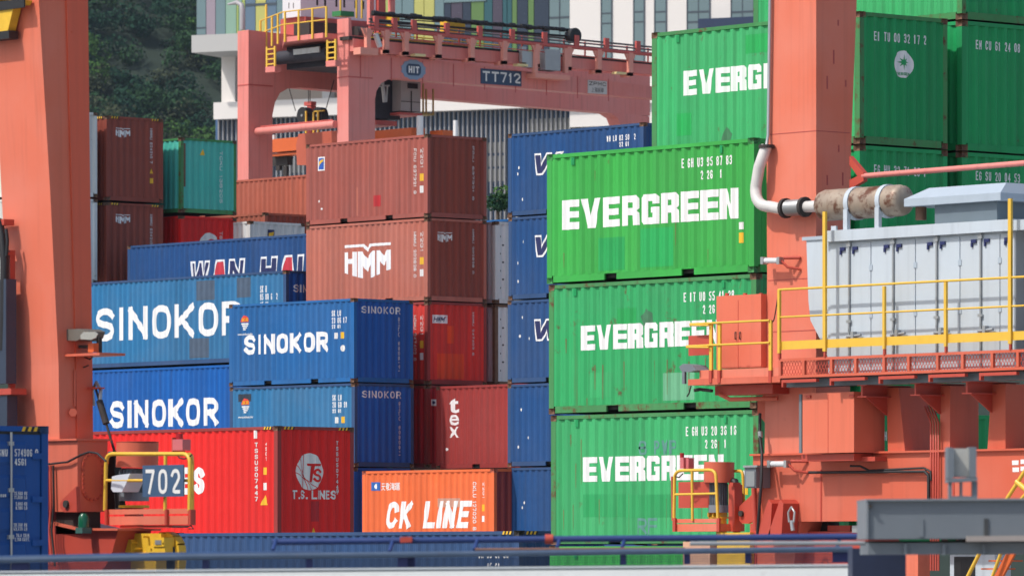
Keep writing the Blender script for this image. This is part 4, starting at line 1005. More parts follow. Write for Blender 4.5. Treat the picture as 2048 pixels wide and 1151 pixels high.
for u, vt in ((1424, 648), (1441, 646), (1543, 640)):
    m = MB(); xq, zt = PY(u, vt, yk); _, zb = PY(u, 740, yk); m.box(xq - .035, xq + .035, yk - .04, yk - .001, zb, zt); q.part(m, 'rail_post', RAILY, land)
    m = MB(); _, zc = PY(u, 765, yk); m.box(xq - .035, xq + .035, yk - .05, yk - .032, zc, zb); q.part(m, 'post_socket', CRANER, land)
for v, va in ((646, 650), (690, 691)):
    x0, z0 = PY(1424, v, yk); x1, _ = PY(1543, v, yk); xs0, _ = PY(1384 if v < 660 else 1377, v, yk)
    m = MB(); m.tube([(xs0, yk - .05, z0), (x1, yk - .05, z0)], .02, 8); q.part(m, 'hand_rail', RAILY, land)
    m = MB(); m.tube([(xs0, yk - .05, z0 - .02), (PY(1424, v, yk)[0], yk - .08, z0 - .04)], .018, 8); q.part(m, 'hand_rail', RAILY, land)
m = MB(); bp(m, 1377, 671, 1421, 711, yk + .1, .012); q.part(m, 'sign_plate', CRANER, land)
m = MB(); cpts = [Vector(p3(1543, 640, yk)).lerp(Vector(p3(1557, 590, yr)), t) - Vector((0, 0, .25 * math.sin(math.pi * t) * (1 - t))) for t in [i / 8 for i in range(9)]]
m.tube(cpts, .012, 5); q.part(m, 'chain', DARK, land)
m = MB(); bp(m, 1364, 729, 1369, 767, yk + .1, .05); fl = q.part(m, 'flood_lamp', GREYB, land)
m = MB(); m.prism([PY(u, v, yk) for u, v in ((1366, 733), (1374, 727), (1392, 730), (1401, 740), (1385, 744), (1370, 742))], 'y', yk - .1, yk + .25); q.part(m, 'lamp_housing', GREYB, land)
m = MB(); m.tube([p3(1382, 771, yk), p3(1378, 786, yk), p3(1374, 792, yk)], .015, 5); m.tube([p3(1388, 780, yk), p3(1400, 778, yk + .1), p3(1424, 781, yk + .1)], .035, 6); q.part(m, 'cable', DARK, land)
m = MB(); m.tube([p3(1440, 788, yk + .3), p3(1460, 798, yk + .3), p3(1555, 796, ys - .1)], .04, 8); q.part(m, 'brace_tube', CRANE, land)

# drive platforms of both cranes
def drive(q, M, y, sc_, pink, sign):
    """guard loop, motor and hood; M maps reference pixels of the left crane"""
    P = lambda u, v, dy=0: p3(*M(u, v), y + dy)
    def B(m, u0, v0, u1, v1, dy, d):
        a, b = M(u0, v0), M(u1, v1); return bp(m, a[0], a[1], b[0], b[1], y + dy, d)
    r = .032
    m = MB()
    m.tube([P(210, 1020), P(212, 930)] + arc(P(213, 918), P(216, 907), P(226, 907)) + arc(P(366, 907), P(379, 907), P(380, 925)) + [P(379, 1020)], r, 8)
    lp = q.part(m, 'guard_loop', RAILY)
    m = MB(); m.tube([P(212, 960), P(380, 960)], r * .75, 8); q.part(m, 'mid_rail', RAILY, lp)
    m = MB(); m.tube([P(331, 907), P(330, 1020)], r * .85, 8); q.part(m, 'rail_post', RAILY, lp)
    m = MB(); m.tube([P(384, 1020, .5), P(384, 925, .5)] + arc(P(384, 922, .5), P(384, 908, .3), P(378, 908, 0)), r, 8); q.part(m, 'rail_post', RAILY, lp)
    m = MB(); B(m, 211, 1018, 376, 1028, .02, .03); B(m, 211, 1032, 376, 1049, .02, .13); tray = q.part(m, 'drive_platform', CRANEP)
    m = MB(); B(m, 376.5, 1018, 381, 1049, .03, .1); q.part(m, 'end_plate', CRANER, tray)
    m = MB()
    for u in (209, 329, 377): B(m, u, 1018, u + 4, 1049, -.03, .045)
    q.part(m, 'post_socket', CRANER, tray)
    m = MB(); B(m, 240, 1050, 345, 1055, .05, .3); q.part(m, 'platform_beam', CRANER, tray)
    m = MB(); a, b = P(274, 934, .45), P(275, 884, .45); m.tube([a, b], [.33 * sc_, .33 * sc_], 28); hood = q.part(m, 'motor_hood', CRANE)
    m = MB(); m.tube([(b[0], b[1], b[2]), (b[0], b[1], b[2] + .012)], .335 * sc_, 28); q.part(m, 'hood_lid', CRANER, hood)
    m = MB(); a, b = P(268, 1000, .45), P(270, 936, .45); m.tube([a, b], .215 * sc_, 24)
    mo = q.part(m, 'motor', MOTOR)
    for k in range(22):
        an = 2 * math.pi * k / 22; ca, sa = math.cos(an), math.sin(an)
        m = MB() if k == 0 else m
        c0 = Vector(a) + Vector((ca, sa, 0)) * .225 * sc_; c1 = Vector((c0.x, c0.y, b[2]))
        m.tube([c0 + Vector((0, 0, .1)), c1 - Vector((0, 0, .02))], .012 * sc_, 4)
    q.part(m, 'cooling_rib', mat('rib_grey', (.12, .15, .18)), mo)
    m = MB(); a2 = P(268, 1001, .45); m.tube([a2, (a2[0], a2[1], a2[2] + .13)], .235 * sc_, 20); q.part(m, 'motor_base', mat('motor_base_grey', (.2, .24, .28)), mo)
    m = MB(); a2 = P(268, 1012, .45); m.tube([(a2[0], a2[1], a2[2] - .02), (a2[0], a2[1], a2[2] + .02)], .24 * sc_, 20); q.part(m, 'flange', GEARY, mo)
    m = MB(); a2 = P(268, 1066, .45); m.tube([a2, (a2[0], a2[1], P(268, 1014, .45)[2])], .15 * sc_, 16); q.part(m, 'neck', GEARY if pink else CRANER, mo)
    # beacon
    m = MB(); B(m, 345, 878, 365, 900, .05, .16); bc = q.part(m, 'siren', mat('siren_pink', (.55, .14, .15), noise=.1))
    m = MB(); a2 = P(359, 878, .13); m.tube([a2, (a2[0], a2[1], a2[2] + .09)], .055, 12); q.part(m, 'beacon', mat('beacon_red', (.35, .012, .02), rough=.2), bc)
    m = MB(); B(m, 343, 874, 345, 903, .08, .1); B(m, 349, 901, 362, 907, .08, .08); q.part(m, 'bracket', CRANER, bc)
    m = MB(); m.tube([P(354, 905), P(358, 914), P(368, 917), P(377, 914), P(384, 908)], .012, 5); q.part(m, 'cable', BLK, bc)
    return lp, B, P

# left crane first (its drive gives the reference pixels)
D_L = 88.9
pL = PD(155, HOR, D_L); yL, xL = pL.y, pL.x
CL = empty('gantry_crane', (xL - 1, yL + .5, 0), 'orange yard crane leg with numbered drive platform, at the left side', 'gantry crane', 'salmon yard crane legs')
ql = Local(CL)
z0, z1 = PY(155, 1022, yL)[1], PY(155, 880, yL)[1]; ye = PX(215, 880, xL)[0]
m = MB(); m.box(xL - 6, xL, yL, ye, z0, z1); base = ql.part(m, 'sill_beam', CRANE)
m = MB(); m.box(xL - 6, xL + .04, yL - .05, ye + .05, z1, z1 + .03); ql.part(m, 'top_flange', CRANE, base)
def px3(u, v, x): y, z = PX(u, v, x); return (x, y, z)
yc0, zc0 = PX(184, 953, xL); yr_ = (PX(206, 953, xL)[0] - PX(163, 953, xL)[0]) / 2; zh_ = (PX(184, 905, xL)[1] - PX(184, 1002, xL)[1]) / 2
oval = [(yc0 + yr_ * math.cos(a), zc0 + (zh_ - yr_) * (1 if math.sin(a) > 0 else -1) + yr_ * math.sin(a)) for a in [2 * math.pi * (i + .5) / 32 for i in range(32)]]
m = MB(); m.prism(oval, 'x', xL, xL + .025); cover = ql.part(m, 'inspection_cover', CRANE, base)
m = MB()
for i in range(0, 32): 
    p, p2 = oval[i], oval[(i + 1) % 32]; n_ = 1 if abs(p2[1] - p[1]) < .2 else 5
    for k in range(n_):
        t = k / n_; a_ = (p[0] + (p2[0] - p[0]) * t, p[1] + (p2[1] - p[1]) * t); a_ = (yc0 + (a_[0] - yc0) * .9, zc0 + (a_[1] - zc0) * .93)
        if i % 2 == 0 or n_ > 1: m.tube([(xL + .024, *a_), (xL + .045, *a_)], .022, 6)
ql.part(m, 'bolt', CRANER, base)
# leg
y1 = PX(183, 730, xL - .4)[0]; lv = []
xk = PY(117, 730, yL)[0]; y1 = PX(183, 730, xk)[0]
zk = PX(183, 730, xk)[1]
xt = PX(174, 0, 1)[0]
# the right edge keeps its y; the leg leans back along X with height and widens in Y
def leg_at(v, ub, ur, ul):
    d = ray(ur, v); t = y1 / d.y; x1 = d.x * t; z = CZ + d.z * t
    d = ray(ub, v); t = x1 / d.x; y0 = d.y * t
    d = ray(ul, v); t = y0 / d.y; x0 = d.x * t
    return (x0, x1, y0, y1, z)
lv = [leg_at(880, 119, 184.5, 22), leg_at(730, 117, 183, 20), leg_at(380, 100, 178.5, 3), leg_at(0, 77, 174, -18), leg_at(-120, 71, 172.5, -24)]
lv[0] = lv[0][:4] + (z1 + .031,)
ql.part(MB().loft(lv), 'leg', CRANEP)
xg = lv[1][1]
m = MB(); z = PX(150, 625, lv[1][1])[1]; m.box(xg - 1.2, xg + .02, y1 - .002, y1 + .001, z, z + .012)
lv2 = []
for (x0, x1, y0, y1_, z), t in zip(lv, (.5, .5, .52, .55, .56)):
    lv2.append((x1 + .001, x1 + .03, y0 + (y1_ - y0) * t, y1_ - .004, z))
ql.part(MB().loft(lv2), 'rear_strip', mat('rear_strip_red', (.68, .11, .05), rough=.35, noise=.05, streak=.25))  # thin raised strip, redder than the leg, over the rear part of its right face
m = MB(); 
for u0_, v0_, v1_ in ((150, 740, 812),): 
    a, b = px3(u0_, v0_, xg + .03), px3(u0_, v1_, xg + .03); m.tube([a, b], .02, 6)
m.tube([px3(146, 824, xg + .0), px3(146, 824, xg + .09)], .07, 6); ql.part(m, 'conduit', CRANE)
m = MB(); a = px3(184, 776, xg); m.box(xg - .15, xg + .25, a[1] - .12, a[1] + .06, a[2] - .012, a[2] + .012); ql.part(m, 'anchor_plate', CRANER)
# tie-down chain with turnbuckle
yv = a[1] + .05
m = MB(); pA, pB = Vector(p3(191, 775, yv)), Vector(p3(230, 905, yv)); m.tube([pA + (pB - pA) * t for t in (.0, .2)], .02, 6); m.tube([pA + (pB - pA) * t for t in (.2, .55)], .055, 8); m.tube([pA + (pB - pA) * t for t in (.55, 1)], .022, 6); ql.part(m, 'turnbuckle', DARK)
shackle(None, ql, 193, 790, yv, 1.6)
# lamp on its bracket
yw = PX(165, 709, xg)[0]
m = MB(); bp(m, 123, 708, 199, 713, yw - .35, .5); br = ql.part(m, 'lamp_bracket', CRANE)
m = MB()
for u in (139, 147): bp(m, u, 713, u + 3, 735, yw - .1, .08)
ql.part(m, 'bracket_leg', CRANE, br)
m = MB(); m.prism([PY(u, v, yw) for u, v in ((157, 668), (165, 659), (190, 658), (200, 663), (196, 676), (183, 682), (160, 681))], 'y', yw - .3, yw + .1); ql.part(m, 'lamp_housing', mat('lamp_grey', (.13, .115, .095), rough=.6), br)
m = MB(); m.prism([PY(u, v, yw - .31) for u, v in ((161, 670), (168, 663), (190, 663), (196, 667), (192, 675), (182, 679), (162, 678))], 'y', yw - .315, yw - .301); ql.part(m, 'lamp_glass', mat('lamp_lens', (.34, .34, .31), rough=.2, noise=.2, nscale=30), br)
m = MB(); bp(m, 153, 663, 157, 707, yw - .05, .06); bp(m, 193, 674, 198, 707, yw - .05, .06); bp(m, 157, 690, 185, 696, yw - .12, .1); ql.part(m, 'yoke', DARK, br)
m = MB(); bp(m, 176, 686, 187, 704, yw - .2, .1); ql.part(m, 'driver_box', ORANGE, br)
m = MB(); m.tube([p3(168, 713, yw), p3(180, 718, yw), p3(186, 712, yw)], .012, 5); m.tube([p3(150, 728, yw), p3(165, 735, yw), p3(177, 730, yw)], .012, 5); ql.part(m, 'cable', BLK, br)
# cables across the base, lugs, lower bogie
m = MB(); m.tube([p3(u, v, yL - .06) for u, v in ((60, 925), (100, 927), (135, 923), (160, 910), (178, 903), (195, 906), (212, 922))], .018, 6); ql.part(m, 'cable', BLK)
for k in range(4): 
    m = MB(); m.tube([p3(90 + k * 5.5, 930, yL - .05), p3(91 + k * 5.5, 1010, yL - .06), p3(88 + k * 5, 1060, yL - .1), p3(92 + k * 6, 1130, yL - .2)], .019, 6); ql.part(m, 'hose', CRANER if k < 3 else BLK)
m = MB(); m.prism([PY(u, v, yL - .12) for u, v in ((152, 972), (154, 1023), (128, 1023), (121, 1016), (120, 1006), (125, 998))], 'y', yL - .12, yL - .05); lg = ql.part(m, 'lug', CRANER)
m = MB(); a = PY(133, 1007, yL - .13); m.tube([(a[0], yL - .16, a[1]), (a[0], yL - .121, a[1])], .06, 14); ql.part(m, 'pin', DARK, lg)
m = MB(); m.prism([PY(u, v, yL + .1) for u, v in ((104, 1045), (118, 1047), (160, 1058), (236, 1059), (222, 1112), (205, 1140), (96, 1140))], 'y', yL + .1, yL + .75); bog = ql.part(m, 'bogie', CRANER)
m = MB(); m.prism([PY(u, v, yL + .05) for u, v in ((104, 1042), (160, 1055), (240, 1056), (240, 1060), (160, 1060), (104, 1047))], 'y', yL, yL + .85); ql.part(m, 'bogie_flange', CRANE, bog)
m = MB(); m.box(xL - 5, xL - .3, yL + .2, ye - .1, 1.4, z0); ql.part(m, 'bogie_frame', CRANER, bog)
m = MB(); m.box(xL - .7, xL - .05, yL + .1, ye - .1, z0 - .35, z0 - .001); ql.part(m, 'pivot', DARK, bog)
m = MB(); a = Vector(p3(167, 1045, yL - .1)); m.tube([a - Vector((0, 0, .07)), a + Vector((0, 0, .1)), a + Vector((0, 0, .15))], [.085, .08, .04], 14); gl = ql.part(m, 'green_lamp', mat('green_lens', (.008, .10, .05), rough=.2))
m = MB(); m.box(a.x - .09, a.x + .09, a.y - .09, a.y + .09, a.z - .16, a.z - .07); ql.part(m, 'lamp_base', mat('green_box', (.05, .13, .11)), gl)
ident = lambda u, v: (u, v)
ydl = yL + .35
lp, B, P = drive(ql, ident, ydl, 1.0, False, True)
# number plate 702
m = MB(); B(m, 285, 930, 367, 993, -.09, .02); plate = ql.part(m, 'number_plate', mat('plate_blue', (.055, .105, .19), rough=.5, noise=.06))
xa_, zt = PY(291, 938, ydl - .095); xb_, _ = PY(360, 938, ydl - .095); zb = PY(291, 987, ydl - .095)[1]
V, F = block('702', xa_, zb, xb_, zt, .15, gap=.4)
m = MB(); m.add([(p[0], ydl - .094 - p[2], p[1]) for p in V], F); ql.part(m, 'number', GLYPH, plate)
m = MB(); m.prism([PY(u, v, ydl + .0) for u, v in ((226, 952), (238, 949), (262, 946), (254, 966), (246, 983), (228, 983), (224, 976))], 'y', ydl - .02, ydl + .3); fl = ql.part(m, 'flood_lamp', mat('flood_white', (.62, .66, .72), rough=.35), lp)
m = MB(); B(m, 214, 926, 233, 1018, .55, .1); B(m, 225, 900, 230, 1022, .5, .04); B(m, 218, 905, 229, 945, .42, .05); ql.part(m, 'cable_tray', BLK)
m = MB(); B(m, 216, 902, 229, 924, .45, .12); ql.part(m, 'box', GREYB)
m = MB(); m.tube([P(246, 1016, .3), P(240, 975, .3), P(252, 945, .3)], .05, 8); m.tube([P(238, 1016, .4), P(236, 985, .4)], .06, 8); ql.part(m, 'hose', BLK)
m = MB(); m.tube([P(345, 1052), P(366, 1053), P(375, 1052), P(382, 1050), P(387, 1057), P(378, 1056)], .012, 5); ql.part(m, 'cable', BLK, lp)
# gearbox and chain guard
m = MB(); B(m, 244, 1066, 322, 1104, .1, .2); B(m, 238, 1078, 262, 1104, .0, .2); B(m, 292, 1090, 330, 1104, .0, .15); B(m, 306, 1074, 328, 1092, -.02, .2)
gb = ql.part(m, 'gearbox', GEARY)
m = MB()
for u, v in ((252, 1072), (262, 1084), (285, 1072), (300, 1096), (312, 1086), (326, 1086), (246, 1092), (270, 1096)): a = P(u, v, -.02); m.tube([a, (a[0], a[1] + .2, a[2])], .02, 6)
ql.part(m, 'bolt', GEARY, gb)
m = MB(); B(m, 310, 1079, 322, 1088, -.03, .01); ql.part(m, 'name_plate', STEEL, gb)
m = MB(); B(m, 240, 1104, 328, 1112, .05, .2); B(m, 262, 1112, 312, 1150, .1, .2); ql.part(m, 'gearbox_stand', GEARY, gb)
gp = [P(318, 1070, .2), P(332, 1069, .2), P(345, 1076, .2), P(353, 1090, .2), P(355, 1110, .2), P(352, 1150, .2)]
m = MB()
for i in range(5):
    a, b = Vector(gp[i]), Vector(gp[i + 1]); n_ = Vector((b.z - a.z, 0, a.x - b.x)).normalized() * .05
    m.add([a - n_, b - n_, b + n_, a + n_, a - n_ + Vector((0, .14, 0)), b - n_ + Vector((0, .14, 0)), b + n_ + Vector((0, .14, 0)), a + n_ + Vector((0, .14, 0))], [(3, 2, 1, 0), (4, 5, 6, 7), (0, 1, 5, 4), (2, 3, 7, 6)])
ql.part(m, 'chain_guard', GEARY, gb)
m = MB(); a = P(322, 1112, .5); m.tube([a, (a[0], a[1] + .1, a[2])], .32, 24); ql.part(m, 'wheel', BLK, gb)
m = MB(); m.tube([P(232, 1058, .2), P(228, 1080, .2), P(222, 1100, .2)], .05, 6); m.tube([P(238, 1058, .3), P(236, 1084, .3), P(228, 1102, .3)], .04, 6); ql.part(m, 'hose', BLK, gb)
# equipment on the leg at the picture's left edge
yq_ = lv[2][2] - .25
m = MB(); m.tube([p3(-4, 440, yq_), p3(4, 470, yq_), p3(9, 520, yq_), p3(8, 640, yq_), p3(6, 700, yq_)], .07, 8); m.tube([p3(12, 458, yq_), p3(15, 480, yq_), p3(13, 512, yq_)], .03, 6); ql.part(m, 'cable', BLK)
m = MB(); bp(m, -30, 560, 12, 768, yq_ - .05, .2); bp(m, -30, 792, 14, 880, yq_ - .02, .2); ql.part(m, 'cabinet', mat('cabinet_navy', (.03, .045, .075)))
m = MB(); bp(m, -30, 778, 22, 790, yq_ - .05, .3); bp(m, 16, 500, 20, 790, yq_ + .1, .1); bp(m, -20, 440, 8, 452, yq_, .2); bp(m, -20, 506, 10, 512, yq_, .2); ql.part(m, 'bracket', CRANER)
# yellow stair tower top left
yy_ = lv[3][2] - .17
m = MB()
for v, u in ((-60, 56), (0, 50)): 
    m.prism([PY(uu, vv, yy_) for uu, vv in ((-40, v), (u, v), (u - 5, v + 10), (u - 22, v + 10), (u - 36, v + 68), (-40, v + 68))], 'y', yy_, yy_ + .15)
stair = ql.part(m, 'stair_landing', GEARY)
m = MB()
for v, u in ((-48, 56), (8, 50)): bp(m, -40, v, u - 2, v + 18, yy_ - .03, .025)
bp(m, -40, 68, 18, 84, yy_ - .03, .18); ql.part(m, 'stair_edge', BLK, stair)

# right crane drive: same design, seen farther off
def Mr(u, v): return 1346 + (u - 210) * .535, 941 + (v - 907) * .855
yd = ys - .2
lp, B, P = drive(q, Mr, yd, 1.0, True, False) if False else (None, None, None)
def RB(m, u0, v0, u1, v1, dy, d): return bp(m, u0, v0, u1, v1, yd + dy, d)
RP = lambda u, v, dy=0: p3(u, v, yd + dy)
m = MB(); m.tube([RP(1348, 1040), RP(1349, 958)] + arc(RP(1349, 955), RP(1350, 941), RP(1364, 940)) + arc(RP(1418, 939), RP(1431, 939), RP(1432, 952)) + [RP(1436, 1040)], .03, 8); lp = q.part(m, 'guard_loop', RAILY)
m = MB(); m.tube([RP(1349, 988), RP(1433, 986)], .022, 8); q.part(m, 'mid_rail', RAILY, lp)
m = MB(); m.tube([RP(1384, 940), RP(1385, 1040)], .026, 8); q.part(m, 'rail_post', RAILY, lp)
m = MB(); m.tube([RP(1345, 1040, .4), RP(1344, 952, .4)], .02, 8); q.part(m, 'rail_post', CRANER, lp)
m = MB(); m.tube([RP(1470, 941, .7), RP(1478, 941, .7)] + arc(RP(1480, 941, .7), RP(1485, 941, .7), RP(1486, 952, .7)) + [RP(1489, 1040, .7)], .028, 8); m.tube([RP(1474, 987, .7), RP(1487, 987, .7)], .02, 6); q.part(m, 'guard_loop', RAILY, lp)
m = MB(); RB(m, 1347, 1037, 1434, 1045, .02, .03); RB(m, 1347, 1047, 1434, 1062, .02, .7); tray = q.part(m, 'drive_platform', CRANEP)
m = MB()
for u in (1345, 1433): RB(m, u, 1035, u + 5, 1062, -.03, .045)
q.part(m, 'post_socket', CRANER, tray)
m = MB(); RB(m, 1357, 963, 1419, 1015, .35, .015); q.part(m, 'sign_plate', CRANER, lp)
m = MB(); a, b = RP(1438, 964, .5), RP(1438.5, 923, .5); m.tube([a, b], .285, 28); hood = q.part(m, 'motor_hood', CRANE)
m = MB(); a, b = RP(1437, 1022, .5), RP(1437, 964, .5); m.tube([a, b], .165, 24); mo = q.part(m, 'motor', mat('motor_blue_grey', (.10, .125, .15)))
m = MB()
for k in range(22):
    an = 2 * math.pi * k / 22; c0 = Vector(a) + Vector((math.cos(an), math.sin(an), 0)) * .172
    m.tube([c0 + Vector((0, 0, .12)), Vector((c0.x, c0.y, b[2] - .02))], .010, 4)
q.part(m, 'cooling_rib', MATS['rib_grey'], mo)
m = MB(); m.tube([(a[0], a[1], a[2] - .02), (a[0], a[1], a[2] + .12)], .188, 20); q.part(m, 'motor_base', MATS['motor_base_grey'], mo)
m = MB()
for dx in (-.12, 0, .12): m.box(a[0] + dx - .02, a[0] + dx + .02, a[1] - .15, a[1] + .1, a[2] - .1, a[2] - .021)
m.tube([(a[0], a[1], a[2] - .13), (a[0], a[1], a[2] - .1)], .19, 20); q.part(m, 'flange', GEARY, mo)
m = MB(); m.tube([(a[0] + .08, a[1], a[2] - .9), (a[0] + .08, a[1], a[2] - .131)], .1, 14); q.part(m, 'neck', GEARY, mo)
m = MB(); RB(m, 1457, 968, 1469, 1062, .35, .2); RB(m, 1459, 964, 1466, 972, .30, .2); q.part(m, 'cable_channel', CRANER)
m = MB(); m.tube([RP(1462, 962, .6), RP(1470, 962, .6), RP(1474, 985, .6), RP(1473, 1070, .6)], .07, 8); q.part(m, 'hose', BLK)
m = MB(); RB(m, 1360, 914, 1367, 936, .05, .14); RB(m, 1368, 915, 1377, 938, .1, .14); bc = q.part(m, 'siren', MATS['siren_pink'])
m = MB(); a2 = RP(1364, 914, .12); m.tube([a2, (a2[0], a2[1], a2[2] + .085)], .04, 12); q.part(m, 'beacon', MATS['beacon_red'], bc)
m = MB(); m.tube([RP(1352, 952), RP(1358, 954), RP(1366, 946)], .012, 5); q.part(m, 'cable', BLK, bc)
m = MB(); RB(m, 1434, 1064, 1500, 1150, .1, .6); gb = q.part(m, 'gearbox', GEARY)
m = MB(); RB(m, 1366, 1082, 1420, 1150, .1, .6); q.part(m, 'chain_guard', mat('faded_guard', (.62, .36, .24), noise=.15), gb)
m = MB(); RB(m, 1500, 1046, 1512, 1150, .2, .3); q.part(m, 'bogie_plate', CRANER)
m = MB(); RB(m, 1604, 1062, 1735, 1150, .45, .8); RB(m, 1655, 1050, 1700, 1061, .5, .5); q.part(m, 'bogie', CRANER)
m = MB(); RB(m, 1605, 1043, 1655, 1062, .75, .3); q.part(m, 'pivot', DARK)
m = MB(); bp(m, 1704, 1050, 1745, 1064, ys + .1, .5); q.part(m, 'rail_brake', STEEL)
# stair ladder at the lower right corner
m = MB(); m.tube([p3(2060, 925, ys - .9), p3(2012, 1000, ys - .9), p3(1936, 1151, ys - .9), p3(1925, 1172, ys - .9)], .035, 8); m.tube([p3(2062, 975, ys - .9), p3(2040, 1000, ys - .9), p3(1985, 1151, ys - .9)], .03, 8); m.tube([p3(2033, 962, ys - .9), p3(2060, 985, ys - .9)], .05, 8)
stl = q.part(m, 'stair_rail', RAILY)
m = MB(); m.prism([PY(u, v, ys - .8) for u, v in ((2013, 1104), (2030, 1104), (1998, 1165), (1981, 1165))], 'y', ys - .8, ys - .75); m.prism([PY(u, v, ys - .8) for u, v in ((2013, 1103), (2075, 1083), (2075, 1096), (2030, 1103))], 'y', ys - .8, ys - .75)
for k in range(3): m.box(PY(2022, 1130, ys)[0] + k * .18, PY(2022, 1130, ys)[0] + .3 + k * .18, ys - .75, ys - .2, PY(2022, 1138 - k * 16, ys)[1], PY(2022, 1135 - k * 16, ys)[1])
q.part(m, 'stair_flight', ORANGE, stl)
m = MB(); bp(m, 1808, 1100, 1836, 1175, ys + .15, .3); q.part(m, 'support_post', CRANEP)
m = MB(); bp(m, 1900, 1108, 1990, 1175, ys + .6, .4); q.part(m, 'end_panel', PPW)
m = MB(); bp(m, 1908, 1112, 1948, 1175, ys + .57, .02); q.part(m, 'grille', BLK)
m = MB(); m.tube([p3(1745, 1120, ys + .2), p3(1770, 1150, ys + .2), p3(1800, 1125, ys + .2)], .06, 8); m.tube([p3(1740, 1150, ys + .3), p3(1790, 1112, ys + .3)], .05, 8); q.part(m, 'hose', BLK)

# ------------------------------------------------------------------ foreground: pontoon rail and grey gangway
DF = 60.0
def F3(u, v, dd=0): return PD(u, v, DF + dd)
Rv, Fv = Vector((CT, ST, 0)), Vector((-ST, CT, 0))
def slab(m, u0, v0a, v0b, u1, v1a, v1b, d0, d1):   # a board across the view: top/bottom rows at both ends
    a = [PD(u0, v0a, DF + d0), PD(u1, v1a, DF + d0), PD(u1, v1b, DF + d0), PD(u0, v0b, DF + d0)]
    b = [p + Fv * (d1 - d0) for p in a]
    return m.add(a + b, [(3, 2, 1, 0), (4, 5, 6, 7), (0, 1, 5, 4), (2, 3, 7, 6), (1, 2, 6, 5), (3, 0, 4, 7)])
FE = empty('mesh_fence', tuple(PD(900, 1400, DF)), 'long white bulwark with blue pipe rail and wire mesh along the bottom edge', 'fence')
qf = Local(FE)
m = MB(); 
a_, b_ = PD(-60, 1145, DF), PD(1722, 1131, DF); dn = Fv * -.9 + Vector((0, 0, -.75)); dn2 = Vector((0, 0, -2))
m.add([a_, b_, b_ + dn, a_ + dn, a_ + dn + dn2, b_ + dn + dn2, b_ + dn2 * 1.4 + Fv * .3, a_ + dn2 * 1.4 + Fv * .3, a_ + Fv * .3, b_ + Fv * .3], [(0, 3, 2, 1), (3, 4, 5, 2), (1, 2, 5, 6, 9), (0, 8, 7, 4, 3), (8, 9, 6, 7), (0, 1, 9, 8)])
qf.part(m, 'bulwark', HULLW)
m = MB(); slab(m, -60, 1141, 1144.8, 1728, 1126, 1130.8, -.03, .3); qf.part(m, 'bulwark_cap', mat('cap_grey', (.50, .54, .57), noise=.1, rust=.3))
m = MB(); m.tube([F3(-60, 1120), F3(400, 1112), F3(900, 1107), F3(1705, 1097)], .034, 10); qf.part(m, 'top_rail', RAILB)
m = MB(); m.tube([F3(-60, 1114.5, .06), F3(400, 1106.5, .06), F3(640, 1103, .06)], .02, 8); qf.part(m, 'rail_strip', B_SLATE)
for u in (22, 405, 612, 795, 815, 1240, 1368, 1490, 1665):
    vt = 1120 - (u + 60) * .0130; m = MB(); slab(m, u, vt, vt + 26, u + (36 if u in (22, 1665, 795) else 13), vt, vt + 26, .03, .1); qf.part(m, 'stanchion', NAVY)
WIRE = mat('mesh_wire', (.03, .05, .10), rough=.6)
m = MB()
for i in range(350):
    u = -50 + i * 5.0
    if u > 1700: break
    vt = 1120 - (u + 60) * .0130; m.tube([F3(u, vt, .05), F3(u, vt + 24, .05)], .005, 4, False)
for k in range(1, 6): m.tube([F3(-60, 1120 + k * 4.6, .055), F3(1700, 1097 + k * 5.2, .055)], .005, 4, False)
qf.part(m, 'wire_mesh', WIRE)
# a lighter note plate
m = MB(); slab(m, 1655, 1138, 1160, 1700, 1137.5, 1160, -.008, -.001); qf.part(m, 'notice', WHITE)

BP = empty('pipe_rail', tuple(F3(1150, 1090, .5)), 'bright blue pipe with red joints above the fence', 'pipe'); qb = Local(BP)
m = MB(); m.tube([F3(545, 1083, .8), F3(1095, 1077, .7), F3(1735, 1072, .6)], .036, 10); qb.part(m, 'pipe', RAILN)
m = MB(); m.tube([F3(548, 1085, .8), F3(800, 1083, .8)], .02, 8); qb.part(m, 'pipe', RAILN)
for u in (812, 1097, 1726):
    m = MB(); slab(m, u - 12, 1073, 1084, u + 12, 1072, 1083, .55, .72) if u != 1097 else m.tube([F3(1090, 1077, .7), F3(1106, 1077, .7)], .055, 10); qb.part(m, 'joint', CRANER)
for u, v in ((552, 1090), (785, 1093), (1120, 1085), (1250, 1085), (955, 1088), (1680, 1084)):
    m = MB(); m.tube([F3(u, v - 10, .72), F3(u - 6, v + 10, .5)], .022, 8); qb.part(m, 'hanger', RAILN)
m = MB(); m.tube([F3(950, 1098, .2), F3(1370, 1096, .2)], .016, 8); qb.part(m, 'lower_pipe', mat('rusty_pipe', (.2, .1, .07), noise=.3, rust=.5))

GW = empty('gangway', tuple(PD(1900, 1200, 56)), 'grey steel box girder gangway crossing the lower right corner', 'gangway'); qg = Local(GW)
m = MB(); slab(m, 1737, 998, 1077, 2140, 996, 1075, -4, -2.5); box_ = qg.part(m, 'side_box', GREYB)
m = MB(); slab(m, 1733, 997, 1001, 2140, 995, 999, -4.05, -2.45); slab(m, 1733, 1001, 1077, 1737, 1001, 1077, -4.03, -2.5); qg.part(m, 'edge_strip', mat('edge_grey', (.19, .215, .24)), box_)
m = MB()
slab(m, 1838, 1036, 1072, 1847, 1036, 1072, -4.012, -4.001)
qg.part(m, 'dirt_streak', GREYB, box_)
m = MB(); slab(m, 1968, 1036, 1072, 1977, 1036, 1072, -4.012, -4.001)
qg.part(m, 'dirt_streak', mat('soot', (.05, .055, .06), rough=.8, noise=.3), box_)
m = MB(); m.tube([PD(1741, 1011, DF - 4.02), PD(1741, 1011, DF - 4.06)], .02, 8); qg.part(m, 'bolt', DARK, box_)
